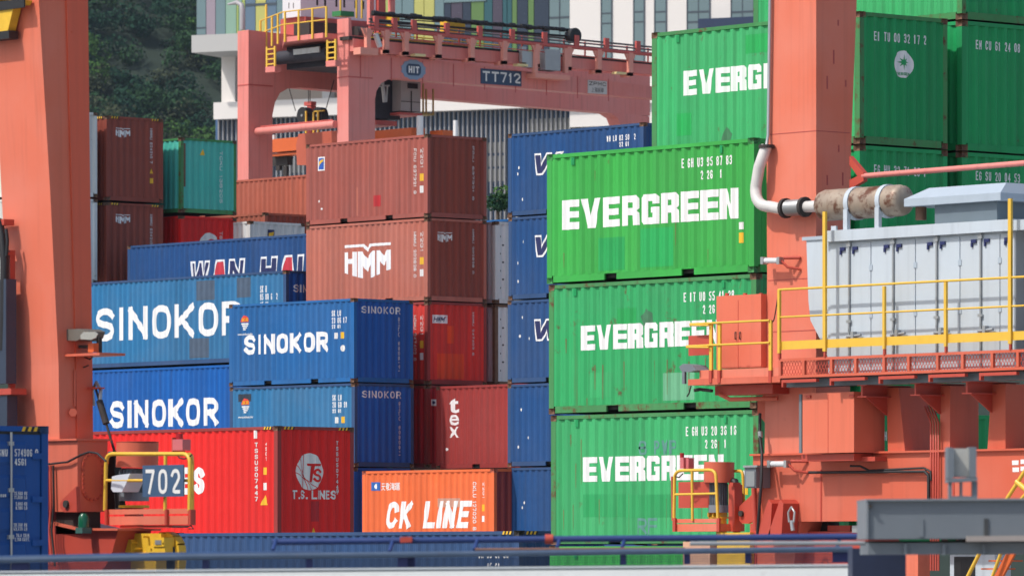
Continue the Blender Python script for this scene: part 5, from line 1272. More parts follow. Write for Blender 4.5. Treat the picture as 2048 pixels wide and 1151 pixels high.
m = MB(); slab(m, 1736, 1085, 1108, 2140, 1083, 1106, -3.9, -2.6); lg_ = qg.part(m, 'lower_girder', GREYB)
m = MB()
for u in (1808, 1885, 1965): slab(m, u, 1087, 1108, u + 6, 1087, 1108, -3.95, -3.901)
qg.part(m, 'stiffener', GREYB, lg_)
m = MB(); m.tube([PD(1380, 1086, DF - 3.5), PD(2140, 1084, DF - 3.5)], .022, 8); qg.part(m, 'hand_line', mat('line_grey', (.25, .28, .31)))
m = MB(); slab(m, 1934, 1071, 1082, 2140, 1069, 1080, -4.1, -3.0); qg.part(m, 'fender_strip', mat('tan_strip', (.34, .30, .28)))
m = MB(); slab(m, 1705, 1095, 1180, 1812, 1095, 1180, -2.0, -1.2); qg.part(m, 'dark_housing', mat('housing_navy', (.012, .022, .06), rough=.6, noise=.3, nscale=6))
FLD = empty('flood_light', tuple(PD(1925, 996, 57)), 'grey framed flood light standing on the gangway', 'flood light'); qfl = Local(FLD)
m = MB(); slab(m, 1896, 893, 958, 1908, 895, 954, -3.6, -3.2); slab(m, 1939, 893, 956, 1953, 893, 956, -3.6, -3.2); qfl.part(m, 'cheek', GREYB)
m = MB(); slab(m, 1896, 956, 964, 1955, 953, 961, -3.6, -3.2)
for a_, b_ in ((1898, 1904), (1921, 1925), (1945, 1955)): slab(m, a_, 962, 996, b_, 962, 996, -3.55, -3.4)
slab(m, 1898, 991, 997, 1955, 991, 997, -3.56, -3.4); qfl.part(m, 'stand', GREYB)
m = MB(); slab(m, 1906, 896, 953, 1941, 896, 953, -3.5, -3.3); qfl.part(m, 'lens', mat('flood_lens', (.46, .46, .43), rough=.25, noise=.2, nscale=12))

# ------------------------------------------------------------------ far pink crane
D_T = 247.0
pT = PD(697, HOR, D_T); xT, yT = pT.x, pT.y
def tx3(u, v, x=None): y, z = PX(u, v, xT if x is None else x); return ((xT if x is None else x), y, z)
CT_ = empty('gantry_crane', (xT, yT, 0), 'faded pink gantry crane with a dark number plate working behind the stacks', 'gantry crane'); qt = Local(CT_)
yz = lambda u, v, x: PX(u, v, x)
LW = 0.78
# near side frame: leg, rounded knee and girder
knee = [(750, 200), (753, 182), (762, 167), (778, 158), (800, 157)]
out_ = [(697, 420), (697, 38), (715, 95), (1330, 172), (1330, 199)] + [(u, v) for u, v in knee[::-1]] + [(750, 420)]
m = MB(); m.prism([yz(*p, xT) for p in [(697, 420), (697, 100), (1330, 176), (1330, 199)] + knee[::-1] + [(750, 420)]], 'x', xT - LW, xT); qt.part(m, 'leg', FARP)
m = MB(); m.prism([yz(*p, xT + .02) for p in [(700, 78), (1330, 133), (1330, 152), (700, 103)]], 'x', xT - .5, xT + .25); qt.part(m, 'girder_flange', FARP)
m = MB(); m.prism([yz(*p, xT) for p in [(697, 100), (697, 36), (702, 36), (706, 100)]], 'x', xT - LW, xT - .001); qt.part(m, 'leg_head', FARP)
m = MB(); m.prism([yz(*p, xT + .26) for p in [(700, 72), (1330, 127), (1330, 133), (700, 79)]], 'x', xT - .45, xT + .2); qt.part(m, 'crane_rail', DARK)
SP = 200 * 247 / (FPX * (CT + .035))
xF = xT - SP
k2 = [(545, 230), (550, 205), (560, 186), (576, 177), (600, 175)]
m = MB(); m.prism([yz(*p, xF) for p in [(497, 420), (497, 60), (1300, 152), (1300, 232)] + k2[::-1] + [(545, 420)]], 'x', xF - LW, xF); qt.part(m, 'leg', FARP)
# rounded knee at the far end of the far girder
m = MB(); m.prism([yz(*p, xF) for p in [(1215, 222), (1235, 235), (1243, 255), (1245, 420), (1299, 420), (1299, 233)]], 'x', xF - LW, xF - .002); qt.part(m, 'far_leg', FARP)
# cross beams and tie
yA, zA = yz(497, 100, xF); _, zA2 = yz(497, 170, xF)
zt_ = yz(690, 246, xT)[1]
m = MB(); m.tube([(xF, yT - .1, zt_), (xT - LW, yT - .1, zt_)], .17, 12); tie = qt.part(m, 'tie_bar', FARP)
m = MB(); m.tube([(xF + .3, yT - .1, zt_ + .2), (xT - LW - .2, yT - .1, zt_ + .2)], .03, 6); qt.part(m, 'conduit', FARR, tie)
# service platform round the trolley
zp = yz(690, 75, xT)[1]; zq = yz(690, 65, xT)[1]
m = MB(); m.prism([(xF + .2, yT + 1.2), (xF + 2.8, yT - .8), (xT - LW, yT - .8), (xT - LW, yT + 7.5), (xF + .2, yT + 7.5)], 'z', zp, zq); pf = qt.part(m, 'service_platform', FARP)
rim = [(xF - 1.0, yT + .9), (xF + 2.8, yT - .85), (xT - LW + .3, yT - .85)]
for zz in (.55, 1.1):
    m = MB(); m.tube([(p[0], p[1], zq + zz) for p in rim], .03, 6); qt.part(m, 'platform_rail', RAILY, pf)
for i in range(8):
    t = i / 7; a, b = (rim[0], rim[1]) if t < .55 else (rim[1], rim[2]); tt = t / .55 if t < .55 else (t - .55) / .45
    m = MB(); xx, yy = a[0] + (b[0] - a[0]) * tt, a[1] + (b[1] - a[1]) * tt; m.box(xx - .045, xx + .045, yy - .03, yy + .03, zp, zq + 1.12 + (.6 if i == 1 else 0)); qt.part(m, 'rail_post', RAILY, pf)
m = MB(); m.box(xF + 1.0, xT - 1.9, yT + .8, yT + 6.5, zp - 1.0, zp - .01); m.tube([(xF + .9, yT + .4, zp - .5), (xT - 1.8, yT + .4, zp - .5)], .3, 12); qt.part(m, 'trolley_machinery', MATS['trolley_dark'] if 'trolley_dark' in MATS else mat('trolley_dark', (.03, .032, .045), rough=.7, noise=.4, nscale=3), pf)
m = MB(); a = PY(615, 102, yT + .1); m.box(a[0] - .9, a[0] + .9, yT + .02, yT + .09, a[1] - .12, a[1] + .12); qt.part(m, 'tube_lamp', mat('lamp_glass2', (.5, .55, .55), rough=.3), pf)
def ladder(u0, u1, v0, v1, y, n):
    x0, z1_ = PY(u0, v0, y); x1, _ = PY(u1, v0, y); z0_ = PY(u0, v1, y)[1]
    m = MB(); 
    for xx in (x0, x1): m.box(xx - .05, xx + .05, y - .03, y + .03, z0_, z1_)
    for k in range(n): zz = z0_ + (z1_ - z0_) * (k + .5) / n; m.box(x0 + .05, x1 - .05, y - .025, y + .025, zz - .03, zz + .03)
    l = qt.part(m, 'ladder', RAILY)
    m = MB(); m.box(x0 - .05, x1 + .05, y - .05, y + .3, z0_ - .25, z0_ - .001); qt.part(m, 'ladder_foot', FARP, l)
ladder(534, 550, 94, 134, yT - .6, 4); ladder(655, 671, 80, 122, yT - .6, 4)
# machinery house
yM = yT + 2.0
m = MB(); xm0, zm0 = PY(565, 37, yM); xm1, _ = PY(601, 37, yM); m.box(xm0, xm1, yM, yM + 4.6, zm0, zm0 + 4); mh = qt.part(m, 'machinery_house', mat('house_white', (.66, .67, .70), noise=.04))
m = MB()
for u in (577, 586): bp(m, u, 6, u + 1.2, 17, yM - .01, .009)
for k in range(3): y_k = yM + .9 + k * 1.1; m.box(xm1 + .001, xm1 + .012, y_k, y_k + .1, zm0 + .55, zm0 + .9); m.box(xm1 + .001, xm1 + .012, y_k + .45, y_k + .55, zm0 + .55, zm0 + .9)
qt.part(m, 'door_handle', DARK, mh)
m = MB(); m.box(xm0 - .4, xm1 + .1, yM + .2, yM + 4.4, zq + .2, zm0 - .001); qt.part(m, 'trolley_frame', FARR)
m = MB(); m.box(xm1 - .6, xm1 + .5, yM + .1, yM + 1.9, zq + .3, zm0 - .25); m.tube([(xm1 + .55, yM + 2.6, zq + .6), (xm1 + .55, yM + 4, zq + .6)], .35, 12); qt.part(m, 'hoist_drum', DARK)
m = MB(); a = tx3(680, 24, xT - 1); m.box(a[0] - .3, a[0] + .3, a[1] - .2, a[1] + .55, a[2] - .2, a[2] + .02); qt.part(m, 'green_box', mat('box_green', (.03, .2, .06)))
m = MB(); a = tx3(738, -10, xT - 1.2)
for dy_, h in ((0, 0), (1.2, .6)): m.box(a[0], a[0] + .2, a[1] + dy_ - .12, a[1] + dy_ + .12, a[2] - 1.3, a[2] + 1)
m.box(a[0], a[0] + .2, a[1] + .12, a[1] + 1.08, a[2] + .2, a[2] + .5); qt.part(m, 'cable_mast', FARP)
m = MB(); a = tx3(762, -2, xT - 1); m.box(a[0], a[0] + .2, a[1] - .3, a[1] + .1, a[2] - 1.5, a[2] + .6); m.box(a[0], a[0] + .2, a[1] + .1, a[1] + .7, a[2] - 1.4, a[2] - .8); qt.part(m, 'reel_frame', FARR)
m = MB(); a = tx3(712, 18, xT - .8)
for dy_ in (0, .9, 1.2): m.box(a[0] - .03, a[0] + .03, a[1] - .9 + dy_, a[1] - .84 + dy_, a[2] - .4, a[2] + 1.2)
qt.part(m, 'cage_rail', RAILY)
# lamp post on the far leg
xq_, yq2 = xF - .4, yT + .2
lp_ = [PY(485, 60, yq2), PY(485, 22, yq2), PY(483, 10, yq2), PY(474, 5, yq2), PY(456, 9, yq2)]
m = MB(); m.tube([(p[0], yq2, p[1]) for p in lp_], [.12, .12, .11, .1, .04], 10); qt.part(m, 'lamp_post', mat('post_grey', (.35, .34, .36)))
# walkway, cable trays and festoon along the near girder
xw = xT + .55
def gline(m, u0, v0, u1, v1, x, r): m.tube([tx3(u0, v0, x), tx3(u1, v1, x)], r, 6)
m = MB(); gline(m, 738, 57, 1330, 112, xw, .085); wk = qt.part(m, 'walkway_beam', FARR)
for u in (735, 772, 811, 877, 943, 1008, 1073, 1137, 1197, 1260):
    vt = 57 + (u - 738) * .093; h = 47
    m = MB(); a = tx3(u, vt, xw); b = tx3(u - 1, vt + h, xw); m.box(xw - .09, xw + .09, a[1] - .12, a[1] + .12, b[2], a[2]); m.box(xT - .01 + .03, xw + .09, a[1] - .12, a[1] + .12, b[2] - .02, b[2] + .16)
    m.prism([(a[1] - .35, a[2]), (a[1] + .35, a[2]), (a[1] + .1, a[2] - .45), (a[1] - .1, a[2] - .45)], 'x', xw - .05, xw + .05); qt.part(m, 'bracket', mat('bracket_pink', (.74, .30, .23)), wk)
    m = MB(); m.box(xw - .06, xw + .06, a[1] + .35, a[1] + .6, a[2], a[2] + .55); qt.part(m, 'stub_post', FARR, wk)
for v0, v1, r, x in ((44, 103, .035, xw), (50, 109, .03, xw), (38, 97, .045, xw - .5)):
    m = MB(); gline(m, 738, v0, 1330, v1, x, r); qt.part(m, 'cable', mat('cable_grey', (.08, .085, .09)), wk)
for k, x in enumerate((xw - .3, xF + .5)):
    m = MB(); gline(m, 742, 30 + 5 * k, 1140, 62, x, .03); gline(m, 742, 42 + 6 * k, 1140, 73, x, .05); qt.part(m, 'festoon_track', BLK, wk)
m = MB()
for i in range(36):
    u = 745 + i * 11; v = 26 + (u - 742) * .087 + random.uniform(-1.5, 1.5); a = Vector(tx3(u, v, xw - .3)); m.tube([a, a + Vector((0, .28, .0))], random.uniform(.06, .13), 8)
qt.part(m, 'festoon_carriage', BLK, wk)
m = MB(); a = tx3(1143, 72, xw - .3); m.tube([(a[0] - .1, a[1], a[2]), (a[0] + .3, a[1], a[2])], .34, 16); qt.part(m, 'end_sheave', BLK, wk)
m = MB(); gline(m, 742, 66, 1010, 92, xw - .9, .03); gline(m, 742, 75, 1010, 101, xw - .9, .03)
for u in (820, 845, 905, 960): gline(m, u, 68 + (u - 742) * .094, u, 92 + (u - 742) * .094, xw - .9, .03)
qt.part(m, 'walkway_rail', RAILY, wk)
for u, w_ in ((880, 14), (895, 20), (770, 14)):
    m = MB(); a = tx3(u, 40 + (u - 742) * .094, xw - 1.4); m.box(a[0], a[0] + .5, a[1], a[1] + w_ * .03, a[2] - .25, a[2] + .2); qt.part(m, 'yellow_box', GEARY, wk)
m = MB(); a = tx3(1091, 98, xw + .1); b = tx3(1121, 142, xw + .1); m.box(xw - .6, xw + .1, a[1], b[1], b[2], a[2]); cb = qt.part(m, 'grey_cabinet', mat('cabinet_grey', (.34, .36, .37)))
m = MB()
for u in (1071, 1132): a = tx3(u, 98, xw + .05); b = tx3(u, 146, xw + .05); m.box(xw - .08, xw + .1, a[1] - .1, a[1] + .1, b[2], a[2])
a = tx3(1069, 146, xw + .05); b = tx3(1138, 148, xw + .05); m.box(xw - .6, xw + .12, a[1], b[1], a[2] - .2, a[2]); qt.part(m, 'cabinet_frame', MATS['bracket_pink'], cb)
m = MB(); a = tx3(1056, 103, xw); m.box(xw - .3, xw, a[1] - .1, a[1] + .3, a[2] - .7, a[2]); m.box(xw - .2, xw + .01, a[1] - .35, a[1] - .11, a[2] - .5, a[2] + .2); qt.part(m, 'socket_box', STEEL, cb)
m = MB(); a = tx3(751, 68, xw); m.tube([a, (a[0], a[1] + .25, a[2] - .55)], .12, 8); qt.part(m, 'horn', mat('horn_white', (.6, .62, .62)), wk)
for u, v in ((838, 110), (1043, 130), (1240, 146)):
    m = MB(); a = tx3(u, v, xT + .5); m.box(xT + .27, xT + .6, a[1] - .3, a[1] + .3, a[2] - .06, a[2] + .04); qt.part(m, 'walkway_lamp', mat('lamp_yellow', (.75, .62, .3)), wk)
for dx, dv, r in ((-.35, -8, .03), (-.35, -16, .03), (.02, 10, .025)):
    m = MB(); gline(m, 738, 60 + dv, 1330, 118 + dv, xw + dx, r); qt.part(m, 'hand_line', FARR, wk)
for i in range(14):
    u = 750 + i * 42; m = MB(); v = 60 + (u - 738) * .098; a = tx3(u, v, xw - .35); m.box(a[0] - .03, a[0] + .03, a[1] - .03, a[1] + .03, a[2] - .2, a[2] + .42); qt.part(m, 'rail_post', FARR, wk)
m = MB()
for u, v0 in ((497, 168), (697, 152)):
    x_ = xF if u == 497 else xT; a = tx3(u, v0, x_); b = tx3(u + 48, v0 + 4, x_); m.box(x_ + .001, x_ + .015, a[1], b[1], a[2] - .05, a[2]); m.box(x_ - LW, x_, a[1] - .015, a[1] - .001, a[2] - .05, a[2])
qt.part(m, 'weld_seam', FARR)
m = MB()
for i in range(9): a = tx3(720 + i * 62, 110 + i * 6, xT); m.box(xT + .001, xT + .012, a[1], a[1] + .05, a[2] - 1.0, a[2])
qt.part(m, 'stiffener_line', FARR)
m = MB(); a = tx3(705, 96, xT + .2); m.box(xT + .26, xT + .75, a[1], a[1] + 1.0, a[2] - .3, a[2]); qt.part(m, 'step_plate', MATS['bracket_pink'])
# the three signs
def sign_pts(u0, v0, u1, v1): a = yz(u0, v0, xT + .03); b = yz(u1, v1, xT + .03); return a[0], b[1], b[0], a[1]
def sign_text(parent, body, box, mtl, x, w=.17, gap=.25):
    V, F = block(body, *box, w, gap=gap); m = MB(); m.add([(x + p[2], p[0], p[1]) for p in V], F); return qt.part(m, 'lettering', mtl, parent)
y0, z0_, y1_, z1_ = sign_pts(962, 137, 1043, 173)
m = MB(); m.box(xT + .001, xT + .03, y0, y1_, z0_, z1_); sg = qt.part(m, 'number_plate', mat('plate_navy', (.03, .06, .12)))
w_ = (y1_ - y0)
sign_text(sg, 'TT', (y0 + .04 * w_, z0_ + .12, y0 + .44 * w_, z1_ - .1), GLYPH, xT + .034, .2); sign_text(sg, '712', (y0 + .48 * w_, z0_ + .12, y0 + .97 * w_, z1_ - .1), GLYPH, xT + .034, .18)
y0, z0_, y1_, z1_ = sign_pts(1176, 160, 1214, 189)
m = MB(); m.box(xT + .001, xT + .03, y0, y1_, z0_, z1_); sg = qt.part(m, 'maker_plate', mat('plate_cream', (.55, .52, .5)))
sign_text(sg, 'ZPMC', (y0 + .06, z0_ + .36, y1_ - .06, z1_ - .06), DARK, xT + .034, .16)
V, F = fit(text_mesh('上海振華'), y0 + .2, z0_ + .06, y1_ - .2, z0_ + .28); m = MB(); m.add([(xT + .034, p[0], p[1]) for p in V], F); qt.part(m, 'lettering', DARK, sg)
y0, z0_, y1_, z1_ = sign_pts(813, 127, 842, 152)
yc_, zc_ = (y0 + y1_) / 2, (z0_ + z1_) / 2
m = MB(); m.prism([(yc_ + .66 * math.cos(a) * (1 + .1 * (i % 2)), zc_ + .42 * math.sin(a) * (1 + .1 * (i % 2))) for i, a in enumerate([2 * math.pi * k / 24 for k in range(24)])], 'x', xT + .001, xT + .02); em = qt.part(m, 'emblem', mat('emblem_blue', (.22, .30, .42)))
m = MB(); m.prism([(y0 + .12, z0_), (y1_ - .12, z0_), (y1_, z0_ + .12), (y1_, z1_ - .12), (y1_ - .12, z1_), (y0 + .12, z1_), (y0, z1_ - .12), (y0, z0_ + .12)], 'x', xT + .021, xT + .03); qt.part(m, 'emblem_block', MATS['plate_navy'], em)
sign_text(em, 'HIT', (y0 + .12, z0_ + .1, y1_ - .1, z1_ - .1), WHITE, xT + .034, .24)
# operator cabin and trolley below the girder
xc = xT - 2.2
def cbox(m, u0, v0, u1, v1, x, d): a = yz(u0, v0, x); b = yz(u1, v1, x); return m.box(x - d, x, a[0], b[0], b[1], a[1])
m = MB(); cbox(m, 802, 150, 841, 224, xc, 1.8); cbn = qt.part(m, 'operator_cabin', mat('cabin_grey', (.36, .33, .33), noise=.1))
m = MB(); cbox(m, 816, 166, 836, 178, xc + .03, .04); qt.part(m, 'cabin_window', mat('dark_glass', (.02, .025, .03), rough=.15), cbn)
m = MB(); cbox(m, 800, 224, 845, 232, xc + .1, 2.0); qt.part(m, 'cabin_floor', FARR, cbn)
m = MB(); cbox(m, 822.5, 182, 824, 224, xc + .03, .03); cbox(m, 803, 203, 841, 204.5, xc + .03, .03); qt.part(m, 'cabin_seam', DARK, cbn)
m = MB()
for u in (846, 852, 866): cbox(m, u, 166 if u < 850 else 178, u + 2.2, 228, xc + .1, .06)
for v in (186, 206, 224): cbox(m, 848, v, 867, v + 1.5, xc + .1, .05)
qt.part(m, 'access_ladder', mat('ladder_ochre', (.40, .22, .05)), cbn)
m = MB(); cbox(m, 846, 226, 869, 231, xc + .12, .8); qt.part(m, 'ladder_landing', mat('landing_ochre', (.30, .2, .04)), cbn)
m = MB(); cbox(m, 752, 158, 800, 240, xc - .6, 2.2); qt.part(m, 'trolley_gear', mat('trolley_dark', (.03, .032, .045), rough=.7, noise=.4, nscale=3))  # dark trolley machinery beside the operator cabin
m = MB(); m.tube([tx3(764, 160, xc), tx3(769, 205, xc)], .09, 6); m.tube([tx3(774, 172, xc), tx3(772, 204, xc)], .06, 6); m.tube([tx3(752, 173, xc), tx3(778, 171, xc)], .05, 6); qt.part(m, 'bracket', STEEL)
m = MB(); cbox(m, 752, 240, 794, 252, xc - .4, 1.6); qt.part(m, 'trolley_bogie', FARR)
# spreader hanging on its ropes
SPR = empty('spreader', tuple(PY(600, 300, yT + 4)[:1]) + (yT + 4, PY(600, 300, yT + 4)[1]), 'orange container spreader with two black sheaves hanging under the pink crane', 'spreader'); qs = Local(SPR)
yS = yT + 4.0
for u in (604, 634):
    m = MB(); x, z = PY(u, 231, yS); m.tube([(x, yS, z), (x, yS + .35, z)], .38, 24); sv = qs.part(m, 'sheave', BLK)
    m = MB(); m.tube([(x, yS - .03, z), (x, yS - .001, z)], .06, 10); qs.part(m, 'pin', STEEL, sv)
m = MB(); bp(m, 608, 204, 622, 212, yS, .3); bp(m, 614, 212, 622, 275, yS + .4, .3); qs.part(m, 'head_block', FARR)
for u in (610, 625, 634):
    m = MB(); bp(m, u, 222, u + 2.5, 275, yS - .1, .06); qs.part(m, 'frame_post', RAILY)
m = MB(); bp(m, 625, 222, 648, 224.5, yS - .1, .06); qs.part(m, 'frame_bar', RAILY)
m = MB(); bp(m, 540, 279, 605, 305, yS - .6, .8); bp(m, 540, 308, 602, 313, yS - .5, .7); sb = qs.part(m, 'spreader_beam', ORANGE)
m = MB(); m.prism([PY(u, v, yS - 1) for u, v in ((597, 268), (660, 262), (700, 260), (700, 330), (594, 330), (592, 290))], 'y', yS - 1, yS + .2); qs.part(m, 'side_beam', mat('spreader_red', (.50, .11, .06)), sb)
m = MB(); bp(m, 745, 262, 822, 285, yS - .2, .8); bp(m, 860, 262, 885, 275, yS + 1, .6); qs.part(m, 'side_beam', ORANGE, sb)
m = MB(); bp(m, 545, 313, 575, 332, yS - .2, .3); bp(m, 566, 332, 573, 352, yS - .2, .15); bp(m, 551, 332, 559, 341, yS - .2, .15); qs.part(m, 'flipper', DARK, sb)
m = MB()
for p in ((572, 155, 591, 222), (668, 160, 648, 232), (616, 120, 617, 206), (620, 120, 620, 206)): m.tube([p3(p[0], p[1], yS), p3(p[2], p[3], yS)], .022, 5)
qs.part(m, 'rope', DARK)
m = MB(); a = PX(839, 232, xc + 1)[0]; x_, z_ = PY(840, 250, yS); m.tube([(x_, yS, z_ - .6), (x_, yS, z_ + .4)], .15, 10); x_, z_ = PY(911, 250, yS); m.tube([(x_, yS, z_ - .6), (x_, yS, z_ + .2)], .1, 10); m.tube([p3(548, 270, yS), p3(548, 280, yS)], .08, 8); qs.part(m, 'guide_post', WHITE)

# ------------------------------------------------------------------ buildings far behind
DB_ = 520.0
phi = R_(25)
E1 = (Rv * math.cos(phi) - Fv * math.sin(phi)); E2 = (Rv * math.sin(phi) + Fv * math.cos(phi))   # along and into the facade
O_b = PD(1024, HOR, DB_); O_b.z = 0
def fac(u, v, off=0.0):               # facade coordinates (along, height) seen at a pixel, on the plane set back by off
    d = ray(u, v); n = E2; base = O_b + E2 * off
    t = (base.x * n.x + base.y * n.y) / (d.x * n.x + d.y * n.y)
    p = d * t
    return (p.x - O_b.x) * E1.x + (p.y - O_b.y) * E1.y, CZ + p.z
OB = empty('office_building', tuple(O_b), 'modern white and glass building with coloured panels and dark finned base', 'building')
OB.rotation_euler = (0, 0, math.atan2(E1.y, E1.x))
def fb(m, u0, v0, u1, v1, o0, o1):
    a = fac(u0, v0, o0); b = fac(u1, v1, o0); return m.box(a[0], b[0], o0, o1, b[1], a[1])
BW = mat('building_white', (.72, .69, .66), rough=.7, noise=.03, nscale=.05); BC = mat('building_concrete', (.46, .46, .45), rough=.8, noise=.05, nscale=.1)
GL = mat('glass_teal', (.12, .19, .21), rough=.12, noise=.12, nscale=.2, spec=.8); GLD = mat('glass_dark', (.018, .032, .06), rough=.15, noise=.3, nscale=.2, spec=.6)
m = MB(); fb(m, 431, 238, 1420, 480, .9, 12); pod = m.build('podium_wall', mat('podium_blue', (.045, .11, .23), rough=.5, noise=.15, nscale=.1), OB)
m = MB(); s0, zt = fac(431, 240); s1, _ = fac(1420, 240); zb = fac(431, 480)[1]; s = s0
while s < s1:
    m.box(s, s + .12, .45, .9, zb, zt + 0.02); s += .47
m.build('fin', mat('fin_grey', (.29, .29, .30), rough=.6), pod)
m = MB()
for u0, u1, v0, v1 in ((1060, 1225, 238, 272), (975, 1012, 285, 305), (975, 1012, 312, 332), (975, 1012, 338, 362), (560, 605, 318, 345)): fb(m, u0, v0, u1, v1, .86, .899)
m.build('lit_blind', mat('blind_cream', (.55, .54, .48)), pod)
m = MB(); s0, _ = fac(431, 240); s1, _ = fac(1420, 240); z1_ = zt + 1.6; m.box(s0, s1, -.4, 12, zt + .03, z1_); m.build('parapet_band', BW, OB)
m = MB(); fb(m, 540, 176, 720, 203, 2.5, 12); m.build('terrace_wall', mat('wall_beige', (.56, .46, .38), noise=.05), OB)
m = MB(); fb(m, 644, 180, 660, 206, 1.2, 2.2); m.build('column', BW, OB); m = MB(); fb(m, 443, 88, 470, 206, 1.5, 2.9); m.build('column', BW, OB)
m = MB(); fb(m, 383, 71, 720, 91, -3.5, 9); m.build('canopy_slab', BC, OB)
m = MB(); fb(m, 480, 91, 760, 178, 8, 12); m.build('recess_wall', mat('recess_dark', (.06, .08, .10)), OB)
# coloured curtain wall
cols = {'teal': (.14, .22, .24), 'mauve': (.30, .25, .30), 'mint': (.22, .36, .28), 'lime': (.34, .42, .12), 'blue': (.10, .16, .23), 'yellow': (.44, .43, .13), 'navy': (.018, .032, .06), 'green': (.10, .19, .06), 'dteal': (.02, .09, .11), 'plum': (.06, .05, .08)}
CM = {k: mat('panel_' + k, v, rough=.22, noise=.06, nscale=.3) for k, v in cols.items()}
seq = [(393, 412, 'teal'), (412, 431, 'mauve'), (431, 451, 'teal'), (451, 473, 'mint'), (473, 477, 'lime'), (477, 484, 'mint'), (484, 490, 'lime'), (490, 511, 'blue'), (511, 532, 'yellow'), (532, 553, 'blue'), (553, 575, 'teal'), (575, 640, 'mauve'), (640, 700, 'teal'), (700, 735, 'blue'), (735, 760, 'teal'), (760, 778, 'lime'), (778, 804, 'teal'), (804, 828, 'teal'), (828, 848, 'yellow'), (848, 869, 'yellow'), (869, 888, 'teal'), (888, 902, 'navy'), (902, 925, 'plum'), (925, 942, 'navy'), (942, 968, 'green'), (968, 985, 'dteal'), (985, 1005, 'plum'), (1005, 1014, 'dteal'), (1014, 1024, 'dteal'), (1024, 1034, 'green'), (1034, 1056, 'navy'), (1056, 1068, 'green'), (1068, 1098, 'navy')]
names = list(CM); m = MB(); pz = []
for u0, u1, k in seq:
    m.cur = names.index(k); fb(m, u0 + .6, -40, u1 - .6, 69 if u0 < 735 else 178, 1.0, 1.3)
cw = m.build('curtain_wall', [CM[k] for k in names], OB)
m = MB(); fb(m, 393, -40, 1098, 69, 1.32, 9); fb(m, 735, 69, 1098, 178, 1.33, 9); m.build('mullion_wall', mat('mullion_dark', (.05, .07, .09)), OB)
m = MB()
for v in (8, 10): pass
fb(m, 490, 8, 553, 10, .96, .999); fb(m, 393, 55, 412, 56.5, .96, .999); m.build('transom', MATS['mullion_dark'], cw)
m = MB(); fb(m, 888, -2, 972, 2, .9, .999); m.build('transom', MATS['panel_teal'], cw)
# glass corner and white tower
m = MB(); fb(m, 1099, -60, 1139, 190, .6, 9); gc = m.build('glass_corner', GL, OB)
m = MB(); fb(m, 1118, -60, 1119.5, 190, .55, .599)
for v in (34, -6): fb(m, 1099, v, 1139, v + 1.6, .55, .599)
m.build('mullion', MATS['mullion_dark'], gc)
m = MB(); fb(m, 1139.5, -60, 1660, 236, .1, 10); tw = m.build('tower_wall', BW, OB)
for u0, u1 in ((1202, 1223), (1267, 1288), (1309, 1332), (1374, 1419), (1462, 1507), (1560, 1600)):
    m = MB(); fb(m, u0, -60, u1, 190, .05, .099); w = m.build('window', GL, OB)
    m = MB()
    vs = (-20, 26, 46, 100) if u0 < 1260 else (-15, 23, 43, 92)
    for v in vs: fb(m, u0, v, u1, v + 1.6, .02, .049)
    if u1 - u0 > 30: fb(m, (u0 + u1) / 2 - .8, -60, (u0 + u1) / 2 + .8, 190, .015, .018)
    for u in (u0, u1): fb(m, u - 1, -60, u + 1, 190, .0, .048)
    m.build('frame', MATS['mullion_dark'], w)
m = MB(); fb(m, 1396, 38, 1512, 62, -2.0, .04); m.build('dark_canopy', mat('canopy_navy', (.012, .028, .075)), OB)

# ------------------------------------------------------------------ wooded hill
HD = 900.0
hill = MB(); nx, ny = 24, 10
def hz(a, d): return max(-2, 40 + (d - HD) * .55 + 3 * math.sin(a * .05) + 2 * math.sin(d * .09 + a * .03))
def hp(a, d): p = Rv * a + Fv * d; return Vector((p.x, p.y, hz(a, d)))
vs = [hp(-320 + 520 * i / nx, HD - 80 + 260 * j / ny) for j in range(ny + 1) for i in range(nx + 1)]
hill.add(vs, [(j * (nx + 1) + i, j * (nx + 1) + i + 1, (j + 1) * (nx + 1) + i + 1, (j + 1) * (nx + 1) + i) for j in range(ny) for i in range(nx)], True)
tag(hill.build('hill', mat('hill_soil', (.014, .028, .017), rough=.9, noise=.3, nscale=.2)), kind='structure')
def leaf_mat(name, col):
    m = mat(name, col, rough=.85, noise=.2, nscale=.25, spec=.05); return m
LM = [leaf_mat('leaf_dark', (.020, .055, .034)), leaf_mat('leaf_mid', (.034, .078, .036)), leaf_mat('leaf_bright', (.060, .13, .035)), leaf_mat('leaf_olive', (.058, .072, .042))]
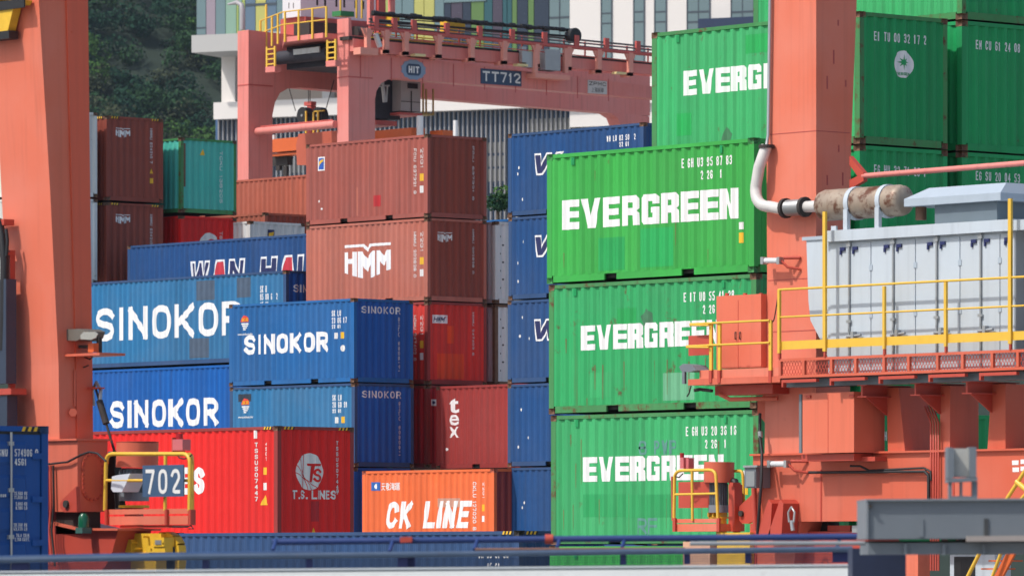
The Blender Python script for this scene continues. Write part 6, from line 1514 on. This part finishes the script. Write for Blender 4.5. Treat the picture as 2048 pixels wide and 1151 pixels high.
def leaves(m, c, r, n, size, flat=.75):
    for _ in range(n):
        d = Vector((random.gauss(0, 1), random.gauss(0, 1), random.gauss(0, 1))).normalized()
        lump = 1 + .22 * math.sin(d.x * 5 + c.x) * math.sin(d.y * 5 + c.y) + .15 * math.sin(d.z * 7 + c.z)
        p = c + Vector((d.x * r, d.y * r, d.z * r * flat)) * lump * random.uniform(.72, 1.02)
        nrm = (d + Vector((random.gauss(0, .5), random.gauss(0, .5), random.gauss(0, .5)))).normalized()
        a = nrm.orthogonal().normalized(); b = nrm.cross(a); an = random.uniform(0, 6.28); a, b = a * math.cos(an) + b * math.sin(an), b * math.cos(an) - a * math.sin(an)
        s = size * random.uniform(.6, 1.4)
        m.add([p - a * s, p + b * s * .6, p + a * s, p - b * s * .6], [(0, 1, 2, 3)])
fm = MB()
cnt = 0
for _ in range(560):
    a = random.uniform(-86, -32); d = random.uniform(HD - 15, HD + 165)
    b = hp(a, d); r = random.uniform(1.7, 4.2)
    c0 = b + Vector((0, 0, r * .9)); k = random.random(); fm.cur = 0 if k < .42 else 1 if k < .74 else 3 if k < .92 else 2
    nl = int(90 * r * r / 5) + 30
    for _k in range(3):
        leaves(fm, c0 + Vector((random.uniform(-.6, .6) * r, random.uniform(-.6, .6) * r, random.uniform(-.1, .55) * r)), r * random.uniform(.5, .75), nl // 2, .3)
tag(fm.build('hillside_forest', LM), kind='stuff', label='dense dark green woodland covering the hillside', cat='woodland')
# shrub in the gap
bush = empty('shrub', tuple(PD(995, 470, 230)), 'small green treetop showing in the gap beside the navy stack', 'tree'); qsb = Local(bush)
c0 = PD(996, 392, 230); m = MB(); m.cur = 2
for _k in range(6): m.cur = _k % 3; leaves(m, c0 + Vector((random.uniform(-.5, .5), random.uniform(-.5, .5), random.uniform(-.4, .2))), .4, 160, .07)
qsb.part(m, 'crown', LM)
m = MB(); m.tube([PD(996, 500, 230), PD(996, 395, 230)], [.12, .05], 8); qsb.part(m, 'trunk', mat('bark', (.09, .07, .05), rough=.9))

# ------------------------------------------------------------------ air
hzm = bpy.data.materials.new('haze_air'); hzm.use_nodes = True
t_ = hzm.node_tree; t_.nodes.remove(t_.nodes['Principled BSDF'])
pv = t_.nodes.new('ShaderNodeVolumePrincipled'); pv.inputs['Color'].default_value = (.66, .82, 1.0, 1); pv.inputs['Density'].default_value = 0.00005; pv.inputs['Anisotropy'].default_value = 0.2
t_.links.new(pv.outputs[0], t_.nodes['Material Output'].inputs['Volume'])
m = MB().box(-2700, 950, -350, 3300, -1.6, 320); tag(m.build('haze', hzm), kind='stuff')
